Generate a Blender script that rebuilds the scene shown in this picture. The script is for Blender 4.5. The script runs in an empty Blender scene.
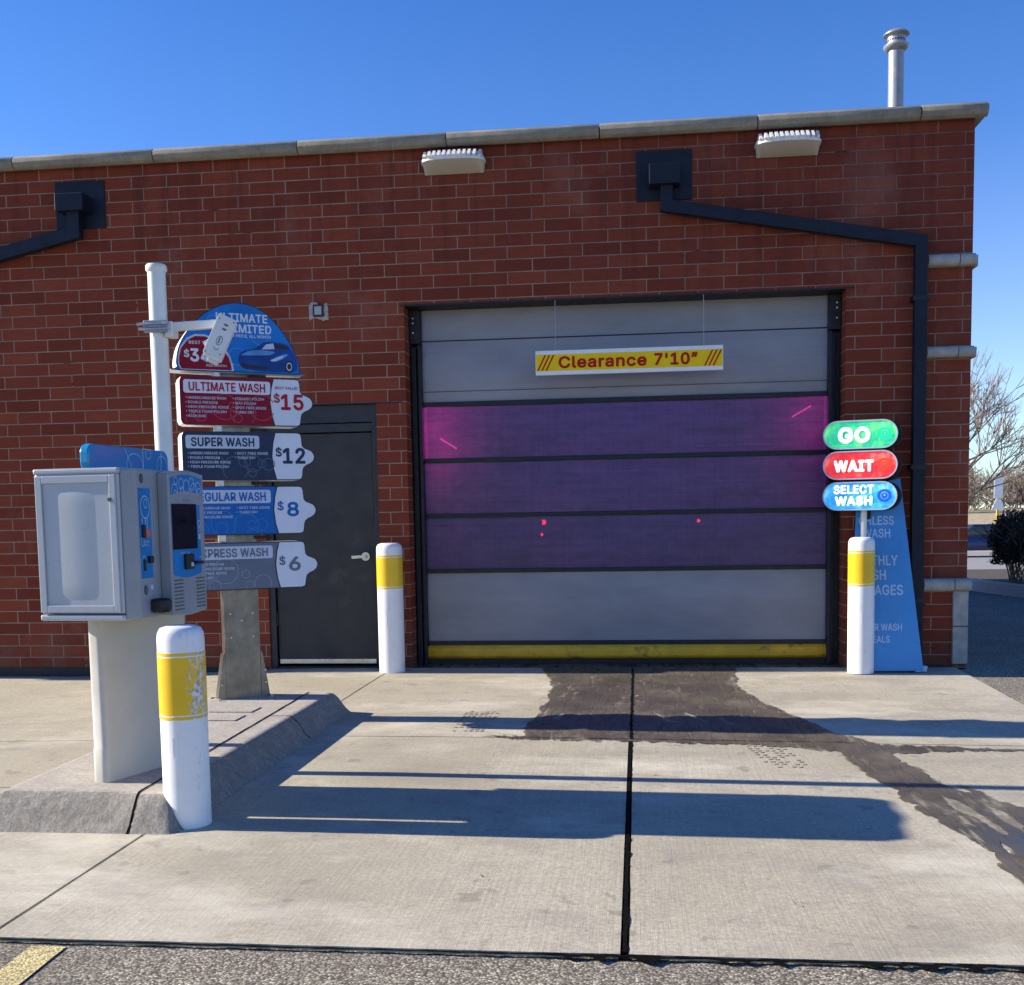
import bpy, bmesh, math, random
from mathutils import Vector, Matrix, noise
from mathutils.geometry import delaunay_2d_cdt
R = math.radians
PI = math.pi
random.seed(7)
scene = bpy.context.scene
col = scene.collection

# ------------------------------------------------------------------ materials
def clampc(c): return (max(0, min(1, c[0])), max(0, min(1, c[1])), max(0, min(1, c[2])), 1)

class NT:
    def __init__(s, name):
        s.m = bpy.data.materials.new(name); s.m.use_nodes = True
        s.t = s.m.node_tree; s.n = s.t.nodes; s.l = s.t.links
        s.b = s.n['Principled BSDF']
        s.out = s.n['Material Output']
    def node(s, typ, **kw):
        nd = s.n.new(typ)
        for k, v in kw.items():
            if k in nd.inputs: nd.inputs[k].default_value = v
            else: setattr(nd, k, v)
        return nd
    def link(s, a, b): s.l.new(a, b)
    def coord(s, scale=(1, 1, 1), loc=(0, 0, 0), rot=(0, 0, 0)):
        tc = s.node('ShaderNodeTexCoord'); mp = s.node('ShaderNodeMapping')
        mp.inputs['Scale'].default_value = scale; mp.inputs['Location'].default_value = loc
        mp.inputs['Rotation'].default_value = rot
        s.link(tc.outputs['Object'], mp.inputs['Vector']); return mp.outputs['Vector']
    def noise(s, vec, scale, detail=4, rough=.55, dist=0):
        nd = s.node('ShaderNodeTexNoise', Scale=scale, Detail=detail, Roughness=rough, Distortion=dist)
        s.link(vec, nd.inputs['Vector']); return nd.outputs['Fac']
    def ramp(s, fac, stops):
        r = s.node('ShaderNodeValToRGB'); e = r.color_ramp.elements
        while len(e) < len(stops): e.new(.5)
        for el, (p, c) in zip(e, stops):
            el.position = p; el.color = clampc(c) if hasattr(c, '__len__') else (c, c, c, 1)
        s.link(fac, r.inputs['Fac']); return r.outputs['Color']
    def mix(s, fac, a, b, mode='MIX'):
        m = s.node('ShaderNodeMix', data_type='RGBA', blend_type=mode)
        if isinstance(fac, (int, float)): m.inputs[0].default_value = fac
        else: s.link(fac, m.inputs[0])
        for sock, v in ((m.inputs[6], a), (m.inputs[7], b)):
            if hasattr(v, '__len__'): sock.default_value = clampc(v)
            else: s.link(v, sock)
        return m.outputs[2]
    def math(s, op, a, b=0.0, clamp=False):
        m = s.node('ShaderNodeMath', operation=op, use_clamp=clamp)
        for i, v in enumerate((a, b)):
            if isinstance(v, (int, float)): m.inputs[i].default_value = v
            else: s.link(v, m.inputs[i])
        return m.outputs[0]
    def bump(s, h, strength=.3, dist=.01, prev=None):
        b = s.node('ShaderNodeBump', Strength=strength, Distance=dist)
        s.link(h, b.inputs['Height'])
        if prev: s.link(prev, b.inputs['Normal'])
        return b.outputs['Normal']
    def set(s, **kw):
        for k, v in kw.items():
            k = k.replace('_', ' ')
            if isinstance(v, (int, float)): s.b.inputs[k].default_value = v
            elif hasattr(v, '__len__'): s.b.inputs[k].default_value = clampc(v)
            else: s.link(v, s.b.inputs[k])
        return s.m

def simple(name, c, rough=.5, metal=0, var=.12, scale=8, bump=.0, bscale=60, spec=.5, dirt=None, rv=.1):
    t = NT(name); v = t.coord()
    n = t.noise(v, scale, 5)
    a = [x * (1 - var) for x in c]; b = [x * (1 + var) for x in c]
    cc = t.ramp(n, [(.3, a), (.7, b)])
    if dirt:
        n2 = t.noise(v, dirt[1], 6, .7)
        cc = t.mix(t.ramp(n2, [(dirt[2], 0), (dirt[2] + .15, 1)]), cc, dirt[0])
    rr = t.ramp(t.noise(v, scale * 2.3, 3), [(.3, max(0, rough - rv)), (.7, min(1, rough + rv))])
    t.set(Base_Color=cc, Roughness=rr, Metallic=metal)
    t.b.inputs['Specular IOR Level'].default_value = spec
    if bump: t.set(Normal=t.bump(t.noise(v, bscale, 4), bump, .004))
    return t.m

def emissive(name, c, strength, base=None, var=None):
    t = NT(name)
    if var:
        v = t.coord(); n = t.noise(v, var[0], 5, .65, .6)
        cc = t.ramp(n, var[1]); t.set(Base_Color=cc, Emission_Color=cc)
    else: t.set(Base_Color=base or c, Emission_Color=c)
    t.b.inputs['Emission Strength'].default_value = strength
    t.b.inputs['Roughness'].default_value = .3
    return t.m

M = {}
def mat_concrete():
    t = NT('concrete'); v = t.coord()
    big = t.noise(v, .55, 6, .6); mid = t.noise(v, 3.2, 7, .68); fine = t.noise(v, 55, 5, .75); grit = t.noise(v, 240, 2, .6)
    st = t.noise(t.coord((90, 2.5, 10), rot=(0, 0, .06)), 1, 6, .7)
    c = t.ramp(big, [(.3, (.40, .36, .25)), (.5, (.50, .46, .335)), (.72, (.61, .57, .43))])
    c = t.mix(t.ramp(mid, [(.3, .62), (.5, 0)]), c, (.31, .275, .225))
    c = t.mix(t.ramp(fine, [(.38, .6), (.62, 0)]), c, (.26, .225, .17))
    c = t.mix(t.ramp(st, [(.35, .30), (.62, 0)]), c, (.25, .225, .18))
    sp = t.noise(t.coord(loc=(3, 9, 1)), 7.5, 3, .5)
    c = t.mix(t.ramp(sp, [(.66, 0), (.70, .5)]), c, (.20, .175, .14))
    sm_ = t.noise(t.coord(loc=(8, 1, 5)), 26, 3, .6)
    c = t.mix(t.ramp(sm_, [(.70, 0), (.73, .55)]), c, (.13, .115, .09))
    pale = t.noise(t.coord((.8, 1.3, 1), loc=(1, 6, 2)), .9, 5, .7)
    c = t.mix(t.ramp(pale, [(.5, 0), (.7, .6)]), c, (.72, .68, .54))
    sp2 = t.node('ShaderNodeTexVoronoi', Scale=1.0, feature='DISTANCE_TO_EDGE'); wv = t.node('ShaderNodeVectorMath', operation='ADD')
    t.link(t.coord((.45, .45, 1)), wv.inputs[0])
    nz = t.node('ShaderNodeTexNoise', Scale=3.5, Detail=6); t.link(v, nz.inputs['Vector']); ns = t.node('ShaderNodeVectorMath', operation='SCALE'); ns.inputs['Scale'].default_value = .22
    t.link(nz.outputs['Color'], ns.inputs[0]); t.link(ns.outputs[0], wv.inputs[1]); t.link(wv.outputs[0], sp2.inputs['Vector'])
    crk = t.math('MULTIPLY', t.ramp(sp2.outputs['Distance'], [(.0, 1), (.0022, 0)]), t.ramp(t.noise(t.coord(loc=(2, 2, 0)), .7, 2), [(.56, 0), (.60, .22)]))
    c = t.mix(crk, c, (.10, .09, .075))
    bl = t.noise(t.coord((1, 2.2, 1), loc=(7, 2, 4)), 1.1, 8, .72)
    c = t.mix(t.ramp(bl, [(.52, 0), (.68, .55)]), c, (.26, .235, .2))
    nrm = t.bump(grit, .35, .002); nrm = t.bump(st, .45, .003, nrm); nrm = t.bump(fine, .3, .003, nrm)
    return t.set(Base_Color=c, Roughness=.85, Normal=nrm)
M['concrete'] = mat_concrete()
def mat_kerb():
    t = NT('kerb_concrete'); v = t.coord()
    mid = t.noise(v, 7, 6, .7); fine = t.noise(v, 60, 5, .8)
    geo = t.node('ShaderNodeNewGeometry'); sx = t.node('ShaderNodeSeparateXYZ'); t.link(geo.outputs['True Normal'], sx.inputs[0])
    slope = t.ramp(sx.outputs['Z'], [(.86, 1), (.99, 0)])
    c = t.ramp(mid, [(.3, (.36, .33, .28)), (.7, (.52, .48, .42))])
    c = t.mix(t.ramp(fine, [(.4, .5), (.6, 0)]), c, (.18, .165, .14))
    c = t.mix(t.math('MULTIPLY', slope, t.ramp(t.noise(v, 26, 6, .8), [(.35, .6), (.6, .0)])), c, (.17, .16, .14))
    rough = t.math('MULTIPLY', slope, fine)
    nrm = t.bump(rough, .8, .02); nrm = t.bump(fine, .35, .004, nrm)
    return t.set(Base_Color=c, Roughness=.9, Normal=nrm)
M['kerb'] = mat_kerb()
def mat_wet():
    t = NT('wet_concrete'); v = t.coord()
    big = t.noise(v, 1.6, 6, .65); st = t.noise(t.coord((110, 5, 10)), 1, 4, .6)
    c = t.ramp(big, [(.3, (.065, .052, .035)), (.5, (.115, .095, .066)), (.72, (.20, .17, .12))])
    c = t.mix(t.ramp(st, [(.35, .5), (.65, 0)]), c, (.045, .038, .03))
    r = t.ramp(big, [(.35, .38), (.65, .7)])
    t.set(Base_Color=c, Roughness=r, Normal=t.bump(st, .25, .002))
    pt = t.noise(t.coord((2.2, .9, 1), loc=(5, 0, 0)), 2.2, 8, .75); strk = t.noise(t.coord((26, 1.6, 1), loc=(0, 3, 0)), 1, 5, .7)
    al = t.math('MULTIPLY', t.ramp(pt, [(.36, .35), (.52, 1)]), t.ramp(strk, [(.36, .3), (.47, 1)]))
    t.set(Alpha=al); return t.m
M['wet'] = mat_wet()
def mat_asphalt():
    t = NT('asphalt'); v = t.coord()
    vo = t.node('ShaderNodeTexVoronoi', Scale=120.0); t.link(v, vo.inputs['Vector'])
    bw = t.node('ShaderNodeSeparateColor'); t.link(vo.outputs['Color'], bw.inputs[0])
    c = t.ramp(bw.outputs[0], [(.0, (.11, .095, .068)), (.3, (.25, .22, .16)), (.65, (.39, .35, .265)), (.93, (.56, .51, .40)), (1, (.72, .68, .56))])
    c = t.mix(t.ramp(vo.outputs['Distance'], [(.42, 0), (.7, .8)]), c, (.06, .054, .047))
    big = t.noise(v, 1.3, 6, .6)
    c = t.mix(t.ramp(big, [(.35, .45), (.65, 0)]), c, (.11, .1, .09))
    inv = t.math('SUBTRACT', 1, vo.outputs['Distance'])
    return t.set(Base_Color=c, Roughness=.9, Specular_IOR_Level=.15, Normal=t.bump(inv, .5, .003))
M['asphalt'] = mat_asphalt()
def mat_brick():
    t = NT('red_brick'); tc = t.node('ShaderNodeTexCoord'); sp = t.node('ShaderNodeSeparateXYZ')
    t.link(tc.outputs['Object'], sp.inputs[0])
    wob = t.noise(tc.outputs['Object'], 1.2, 2)
    u = t.math('ADD', sp.outputs[0], sp.outputs[1]); u = t.math('ADD', u, 5.016 + 60 * .3064)
    cb = t.node('ShaderNodeCombineXYZ'); t.link(u, cb.inputs[0])
    wn = t.noise(tc.outputs['Object'], 22, 3)
    zz = t.math('ADD', sp.outputs[2], t.math('MULTIPLY', t.math('SUBTRACT', wn, .5), .004)); zz = t.math('ADD', zz, .1016 * 10)
    t.link(zz, cb.inputs[1])
    br = t.node('ShaderNodeTexBrick', offset=.333, offset_frequency=2, squash=1, squash_frequency=2)
    for k, val in (('Scale', 1), ('Mortar Size', .0050), ('Mortar Smooth', .25), ('Bias', 0), ('Brick Width', .3064), ('Row Height', .1016)):
        br.inputs[k].default_value = val
    br.inputs['Color1'].default_value = (0, 0, 0, 1); br.inputs['Color2'].default_value = (1, 1, 1, 1); br.inputs['Mortar'].default_value = (.5, .5, .5, 1)
    t.link(cb.outputs[0], br.inputs['Vector'])
    v = tc.outputs['Object']
    c = t.ramp(br.outputs['Color'], [(0, (.165, .036, .019)), (.3, (.20, .043, .022)), (.7, (.23, .050, .025)), (1, (.27, .064, .031))])
    c = t.mix(t.ramp(t.noise(t.coord((4, 4, 30)), 1.5, 5, .7), [(.35, .4), (.65, 0)]), c, (.13, .024, .016))
    c = t.mix(t.ramp(t.noise(v, 90, 4, .7), [(.3, .35), (.5, 0)]), c, (.09, .03, .025))
    # mortar, partly sooty towards the parapet and missing in streaks
    mo = t.ramp(t.noise(v, 3.1, 5, .6), [(.3, (.22, .15, .105)), (.7, (.35, .26, .195))])
    top = t.ramp(t.math('DIVIDE', sp.outputs[2], 4.4), [(.5, 0), (.95, 1)])
    rt = t.ramp(t.math('DIVIDE', t.math('ADD', sp.outputs[0], 6), 9), [(.45, .15), (.8, 1)])
    soot = t.math('MULTIPLY', t.math('MULTIPLY', top, rt), t.ramp(t.noise(t.coord((5, 5, 2)), 1, 6, .7), [(.35, .35), (.6, 1)]))
    mo = t.mix(t.math('MULTIPLY', soot, .85), mo, (.10, .05, .045))
    gap = t.ramp(t.noise(t.coord((1.3, 1.3, 9), loc=(4, 0, 0)), 1.2, 3, .6), [(.66, 0), (.69, 1)])
    mo = t.mix(t.math('MULTIPLY', gap, .85), mo, (.03, .012, .012))
    c = t.mix(t.math('MULTIPLY', soot, .35), c, (.10, .03, .026))
    drip = t.math('MULTIPLY', t.ramp(t.noise(t.coord((5, 5, .28), loc=(1, 0, 3)), 1.4, 6, .7), [(.52, 0), (.68, 1)]), t.ramp(t.math('DIVIDE', sp.outputs[2], 4.4), [(.55, 0), (.97, .75)]))
    c = t.mix(drip, c, (.07, .022, .018)); mo = t.mix(t.math('MULTIPLY', drip, .7), mo, (.12, .07, .06))
    foot = t.math('MULTIPLY', t.ramp(t.math('DIVIDE', sp.outputs[2], 4.4), [(.0, 1), (.09, 0)]), t.ramp(t.noise(v, 4, 5, .7), [(.35, 0), (.6, .5)]))
    c = t.mix(foot, c, (.13, .075, .055))
    eff = t.ramp(t.noise(t.coord((.8, .8, .5), loc=(2, 1, 7)), 1.1, 6, .7), [(.55, 0), (.8, .22)])
    c = t.mix(eff, c, (.42, .30, .26))
    cc = t.mix(br.outputs['Fac'], c, mo)
    h = t.math('SUBTRACT', 1, br.outputs['Fac'])
    nrm = t.bump(h, .8, .006); nrm = t.bump(t.noise(v, 120, 4, .7), .3, .002, nrm)
    return t.set(Base_Color=cc, Roughness=t.ramp(t.noise(v, 14, 4), [(.3, .7), (.7, .9)]), Specular_IOR_Level=.12, Normal=nrm)
M['brick'] = mat_brick()
def mat_stone():
    t = NT('cast_stone'); v = t.coord()
    c = t.ramp(t.noise(v, 5, 7, .7), [(.3, (.17, .155, .12)), (.5, (.25, .23, .18)), (.7, (.33, .305, .24))])
    c = t.mix(t.ramp(t.noise(t.coord((1.6, 1.6, 3), loc=(3, 3, 0)), 1.3, 8, .75), [(.55, 0), (.75, .7)]), c, (.07, .068, .055))
    c = t.mix(t.ramp(t.noise(v, 120, 3, .7), [(.4, .5), (.55, 0)]), c, (.12, .11, .09))
    return t.set(Base_Color=c, Roughness=.85, Normal=t.bump(t.noise(v, 70, 5, .7), .5, .006))
M['stone'] = mat_stone()
M['band_stone'] = simple('band_stone', (.33, .33, .31), .8, var=.2, scale=12, bump=.4)
M['navy_metal'] = simple('navy_painted_metal', (.005, .010, .022), .55, var=.25, scale=6, spec=.3, dirt=((.07, .08, .09), 30, .66))
M['track'] = simple('track_metal', (.004, .006, .013), .55, var=.3, scale=10)
M['door_paint'] = simple('door_paint', (.016, .017, .021), .5, var=.12, scale=3, dirt=((.05, .045, .04), 2.2, .6))
M['frame_paint'] = simple('frame_paint', (.010, .014, .022), .45)
M['black'] = simple('black_rubber', (.008, .008, .009), .6)
M['steel'] = simple('brushed_steel', (.55, .55, .54), .3, metal=1)
def mat_stainless():
    t = NT('stainless'); v = t.coord((60, 60, 1.5))
    n = t.noise(v, 1, 5, .7); n2 = t.noise(t.coord(), 6, 6, .7)
    c = t.ramp(n2, [(.3, (.13, .115, .10)), (.7, (.30, .28, .25))])
    c = t.mix(t.ramp(t.noise(t.coord((14, 14, 3)), 1, 6, .8), [(.6, 0), (.72, .6)]), c, (.2, .15, .1))
    return t.set(Base_Color=c, Metallic=.9, Roughness=t.ramp(n, [(.3, .25), (.7, .45)]))
M['stainless'] = mat_stainless()
M['galv'] = simple('galvanised_pipe', (.27, .29, .32), .5, metal=.35, var=.12, scale=14)
M['white'] = simple('white_plastic', (.78, .78, .76), .38, var=.05, scale=9, dirt=((.5, .48, .44), 12, .68))
M['pole_white'] = simple('white_painted_pole', (.72, .72, .67), .4, var=.07, scale=7, dirt=((.45, .42, .36), 9, .66))
M['cream'] = simple('cream_metal', (.47, .45, .395), .45, var=.06, scale=6, dirt=((.5, .46, .38), 5, .66))
M['light_housing'] = simple('light_housing', (.72, .72, .68), .45, var=.08)
M['cab'] = simple('cabinet_grey', (.40, .43, .46), .33, var=.04, scale=3, dirt=((.3, .32, .34), 16, .7))
M['cab_side'] = simple('faceplate_grey', (.27, .29, .31), .42, var=.06)
M['cab_dark'] = simple('dark_seam', (.08, .09, .11), .5)
M['screen'] = simple('screen_glass', (.006, .008, .012), .08, var=.2, spec=.6)
def mat_bollard(name, scuffed):
    t = NT(name); tc = t.node('ShaderNodeTexCoord'); sp = t.node('ShaderNodeSeparateXYZ'); t.link(tc.outputs['Object'], sp.inputs[0])
    v = tc.outputs['Object']
    wc = t.ramp(t.noise(v, 7, 5, .65), [(.3, (.72, .73, .74)), (.7, (.82, .82, .81))])
    wc = t.mix(t.ramp(t.noise(t.coord((6, 6, 2)), 2, 7, .8), [(.6, 0), (.68, .5)]), wc, (.35, .36, .38))
    return t, v, sp, wc
def mat_sleeve(scuffed):
    t, v, sp, wc = mat_bollard('sleeve_white' + ('_scuffed' if scuffed else ''), scuffed)
    if scuffed:
        ang = t.math('ARCTAN2', sp.outputs[1], sp.outputs[0])
        reg = t.ramp(t.math('ADD', t.math('MULTIPLY', ang, .1592), .5), [(.33, 0), (.40, 1), (.46, 1), (.52, 0)])
        sc = t.ramp(t.noise(t.coord((3, 3, 1.1)), 9, 8, .8, .6), [(.60, 0), (.64, .7)])
        wc = t.mix(t.math('MULTIPLY', reg, sc), wc, (.28, .31, .36))
    t.set(Base_Color=wc, Roughness=.4); t.b.inputs['Specular IOR Level'].default_value = .4
    return t.m
def mat_yellow(scuffed):
    t, v, sp, wc = mat_bollard('reflective_yellow' + ('_scuffed' if scuffed else ''), scuffed)
    c = t.ramp(t.noise(v, 5, 4), [(.3, (.72, .44, .008)), (.7, (.83, .53, .012))])
    if scuffed:
        ang = t.math('ARCTAN2', sp.outputs[1], sp.outputs[0])
        reg = t.ramp(t.math('ADD', t.math('MULTIPLY', ang, .1592), .5), [(.33, 0), (.37, 1), (.47, 1), (.55, 0)])
        sc = t.ramp(t.noise(t.coord((2.2, 2.2, 1)), 14, 9, .85, 1.2), [(.505, 0), (.53, 1)])
        c = t.mix(t.math('MULTIPLY', reg, sc), c, t.ramp(t.noise(v, 60, 3), [(.4, (.25, .27, .3)), (.6, (.75, .76, .78))]))
    t.set(Base_Color=c, Roughness=.35)
    return t.m
for s in (0, 1): M['sleeve%d' % s] = mat_sleeve(s); M['yellow%d' % s] = mat_yellow(s)
M['hazard_yellow'] = simple('hazard_yellow', (.68, .37, .010), .45, var=.2, scale=5, dirt=((.05, .045, .03), 6, .56))
def mat_panel():
    t = NT('door_fabric_grey'); v = t.coord()
    c = t.ramp(t.noise(t.coord((1.2, 1, 3)), 1.4, 5, .6), [(.3, (.21, .205, .235)), (.7, (.28, .275, .305))])
    c = t.mix(t.ramp(t.noise(t.coord((.4, 1, 14)), 2, 5, .7), [(.55, 0), (.75, .4)]), c, (.14, .145, .165))
    return t.set(Base_Color=c, Roughness=t.ramp(t.noise(v, 5, 4), [(.3, .28), (.7, .42)]), Normal=t.bump(t.noise(t.coord((1, 1, 2.5)), 1.7, 2), .25, .03))
M['panel'] = mat_panel()
def mat_mesh_fabric():
    t = NT('door_mesh_fabric'); n = t.n
    hz = t.noise(t.coord((.8, 1, 75)), 1, 4, .75); vt = t.noise(t.coord((60, 1, 1.2)), 1, 6, .75)
    w = t.math('MULTIPLY', t.ramp(hz, [(.3, .35), (.7, 1)]), t.ramp(vt, [(.3, .5), (.7, 1)]))
    base = t.mix(w, (.03, .026, .05), (.15, .135, .215))
    d = t.node('ShaderNodeBsdfDiffuse'); t.link(base, d.inputs['Color'])
    tr = t.node('ShaderNodeBsdfTranslucent'); tr.inputs['Color'].default_value = (.42, .36, .5, 1)
    mt = t.noise(t.coord((1.3, 1, 3.2)), 2.2, 7, .75); t.link(t.ramp(mt, [(.3, (.22, .15, .30)), (.5, (.42, .34, .5)), (.7, (.62, .50, .62))]), tr.inputs['Color'])
    gl = t.node('ShaderNodeBsdfGlossy', Roughness=.45); gl.inputs['Color'].default_value = (.5, .52, .6, 1)
    tp = t.node('ShaderNodeBsdfTransparent')
    m1 = t.node('ShaderNodeMixShader'); m1.inputs[0].default_value = .45; t.link(d.outputs[0], m1.inputs[1]); t.link(tr.outputs[0], m1.inputs[2])
    m2 = t.node('ShaderNodeMixShader'); m2.inputs[0].default_value = .10; t.link(m1.outputs[0], m2.inputs[1]); t.link(gl.outputs[0], m2.inputs[2])
    m3 = t.node('ShaderNodeMixShader'); t.link(t.ramp(w, [(.2, .34), (1, .12)]), m3.inputs[0]); t.link(m2.outputs[0], m3.inputs[1]); t.link(tp.outputs[0], m3.inputs[2])
    t.link(m3.outputs[0], t.out.inputs['Surface'])
    return t.m
M['mesh_fabric'] = mat_mesh_fabric()
M['inside'] = simple('bay_inside', (.10, .10, .12), .6, var=.3, scale=2)
# print colours
def printed(name, c, rough=.4, var=.05): return simple(name, c, rough, var=var, scale=5, spec=.15)
M['ink_blue'] = printed('print_blue', (.012, .17, .52), var=.2)
M['ink_blue2'] = printed('print_royal_blue', (.010, .12, .42))
M['ink_maroon'] = printed('print_maroon', (.24, .004, .020), var=.2)
M['ink_navy'] = printed('print_navy', (.025, .04, .085), var=.15)
M['ink_grey'] = printed('print_grey', (.135, .165, .22), var=.1)
M['ink_white'] = printed('print_white', (.66, .70, .78))
M['ink_pale'] = printed('print_pale', (.50, .57, .70))
M['ink_red'] = printed('print_red', (.42, .012, .02))
M['ink_dark'] = printed('print_edge', (.03, .035, .045))
M['ring_blue'] = printed('ring_blue', (.10, .30, .62))
M['ring_maroon'] = printed('ring_maroon', (.42, .06, .09))
M['ring_navy'] = printed('ring_navy', (.09, .115, .18))
M['ring_grey'] = printed('ring_grey', (.23, .27, .34))
M['ring_royal'] = printed('ring_royal', (.04, .20, .52))
M['car_blue'] = printed('print_car_blue', (.008, .05, .24), .2, .5)
M['car_light'] = printed('print_car_light', (.10, .30, .62), .2, .3)
M['sticker_blue'] = printed('sticker_blue', (.012, .19, .48), var=.15)
M['topper_blue'] = simple('topper_blue', (.010, .25, .50), .22, var=.06, scale=3)
M['sign_yellow'] = printed('clearance_yellow', (.88, .58, .008))
M['sign_red'] = printed('clearance_red', (.45, .008, .008))
M['banner_blue'] = simple('banner_blue', (.045, .26, .60), .35, var=.08, scale=3)
M['banner_text'] = printed('banner_text', (.42, .58, .80))
M['go_face'] = emissive('go_face', (0, .6, .25), .40, var=(9, [(.3, (.01, .30, .12)), (.48, (.02, .50, .25)), (.58, (.12, .68, .18)), (.7, (.15, .75, .55))]))
M['wait_face'] = emissive('wait_face', (.8, .02, .05), .38, var=(9, [(.3, (.50, .005, .02)), (.5, (.75, .03, .04)), (.7, (.85, .22, .16))]))
M['select_face'] = emissive('select_face', (.02, .3, .9), .40, var=(9, [(.3, (.01, .12, .62)), (.5, (.03, .36, .85)), (.7, (.25, .68, .95))]))
M['lit_white'] = emissive('lit_white', (.95, 1, .97), .62)
M['lit_green'] = emissive('lit_green', (.01, .45, .25), .6)
M['lit_red'] = emissive('lit_red', (.75, .03, .01), .7)
M['lit_blue'] = emissive('lit_blue', (.01, .05, .7), .8)
M['wire'] = simple('thin_wire', (.35, .35, .35), .5)
M['red_lamp'] = emissive('red_lamp', (1, .02, .06), 2.2)
M['magenta_lamp'] = emissive('magenta_lamp', (1, .05, .42), .75)

# ------------------------------------------------------------------ object helpers
def props(o, label=None, cat=None, group=None, kind=None):
    if label: o['label'] = label
    if cat: o['category'] = cat
    if group: o['group'] = group
    if kind: o['kind'] = kind
    return o
def thing(name, label, cat, loc=(0, 0, 0), rz=0, group=None):
    o = bpy.data.objects.new(name, None); col.objects.link(o)
    o.location = loc; o.rotation_euler = (0, 0, rz); o.empty_display_size = .1
    return props(o, label, cat, group)
def obj(name, bm, mats, parent=None, smooth=False, angle=None, bevel=0):
    me = bpy.data.meshes.new(name)
    bmesh.ops.recalc_face_normals(bm, faces=bm.faces)
    if bevel:
        ed = [e for e in bm.edges if len(e.link_faces) == 2 and e.calc_face_angle(0) > R(30)]
        bmesh.ops.bevel(bm, geom=ed, offset=bevel, segments=2, profile=.5, affect='EDGES', clamp_overlap=True)
    bm.to_mesh(me); bm.free()
    for m in (mats if isinstance(mats, (list, tuple)) else [mats]): me.materials.append(M[m] if isinstance(m, str) else m)
    if smooth:
        for p in me.polygons: p.use_smooth = True
        if angle: me.set_sharp_from_angle(angle=R(angle))
    o = bpy.data.objects.new(name, me); col.objects.link(o)
    if parent: o.parent = parent
    return o
def BM(): return bmesh.new()
def box(bm, x0, x1, y0, y1, z0, z1, mi=0):
    v = [bm.verts.new((x, y, z)) for x in (x0, x1) for y in (y0, y1) for z in (z0, z1)]
    for f in ((0, 1, 3, 2), (4, 6, 7, 5), (0, 4, 5, 1), (2, 3, 7, 6), (0, 2, 6, 4), (1, 5, 7, 3)):
        fa = bm.faces.new([v[i] for i in f]); fa.material_index = mi
    return v
def bx(x0, x1, y0, y1, z0, z1): b = BM(); box(b, x0, x1, y0, y1, z0, z1); return b
def prism_y(bm, pts, y0, y1, mi=0, mi_front=None):
    """polygon in (x,z) extruded between y0 (front) and y1"""
    a = [bm.verts.new((p[0], y0, p[1])) for p in pts]; b = [bm.verts.new((p[0], y1, p[1])) for p in pts]
    f = bm.faces.new(a); f.material_index = mi if mi_front is None else mi_front
    f = bm.faces.new(b[::-1]); f.material_index = mi
    n = len(pts)
    for i in range(n):
        f = bm.faces.new((a[i], b[i], b[(i + 1) % n], a[(i + 1) % n])); f.material_index = mi
def prism_x(bm, pts, x0, x1, mi=0):
    a = [bm.verts.new((x0, p[0], p[1])) for p in pts]; b = [bm.verts.new((x1, p[0], p[1])) for p in pts]
    bm.faces.new(a).material_index = mi; bm.faces.new(b[::-1]).material_index = mi
    n = len(pts)
    for i in range(n): bm.faces.new((a[i], b[i], b[(i + 1) % n], a[(i + 1) % n])).material_index = mi
def prism_z(bm, pts, z0, z1, mi=0):
    a = [bm.verts.new((p[0], p[1], z0)) for p in pts]; b = [bm.verts.new((p[0], p[1], z1)) for p in pts]
    bm.faces.new(a[::-1]).material_index = mi; bm.faces.new(b).material_index = mi
    n = len(pts)
    for i in range(n): bm.faces.new((a[i], a[(i + 1) % n], b[(i + 1) % n], b[i])).material_index = mi
def lathe(bm, prof, seg=32, c=(0, 0), mi=0):
    rings = []
    for r, z in prof:
        rings.append([bm.verts.new((c[0] + r * math.cos(2 * PI * i / seg), c[1] + r * math.sin(2 * PI * i / seg), z)) for i in range(seg)])
    for a, b in zip(rings, rings[1:]):
        for i in range(seg): bm.faces.new((a[i], a[(i + 1) % seg], b[(i + 1) % seg], b[i])).material_index = mi
    bm.faces.new(rings[0][::-1]).material_index = mi; bm.faces.new(rings[-1]).material_index = mi
def tube(bm, a, b, r0, r1=None, seg=12, mi=0, cap=True):
    a = Vector(a); b = Vector(b); r1 = r0 if r1 is None else r1
    d = (b - a).normalized(); s = d.orthogonal().normalized(); t = d.cross(s)
    A = [bm.verts.new(a + (s * math.cos(2 * PI * i / seg) + t * math.sin(2 * PI * i / seg)) * r0) for i in range(seg)]
    B = [bm.verts.new(b + (s * math.cos(2 * PI * i / seg) + t * math.sin(2 * PI * i / seg)) * r1) for i in range(seg)]
    for i in range(seg): bm.faces.new((A[i], A[(i + 1) % seg], B[(i + 1) % seg], B[i])).material_index = mi
    if cap: bm.faces.new(A[::-1]).material_index = mi; bm.faces.new(B).material_index = mi
def beam(bm, a, b, w, h, up=(0, 0, 1), mi=0):
    """rectangular bar from a to b; w across, h along up"""
    a = Vector(a); b = Vector(b); d = (b - a).normalized(); s = d.cross(Vector(up)).normalized(); u = s.cross(d)
    V = []
    for p in (a, b):
        for i, j in ((-1, -1), (1, -1), (1, 1), (-1, 1)): V.append(bm.verts.new(p + s * i * w / 2 + u * j * h / 2))
    for f in ((0, 1, 2, 3), (7, 6, 5, 4), (0, 4, 5, 1), (1, 5, 6, 2), (2, 6, 7, 3), (3, 7, 4, 0)):
        bm.faces.new([V[i] for i in f]).material_index = mi
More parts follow.
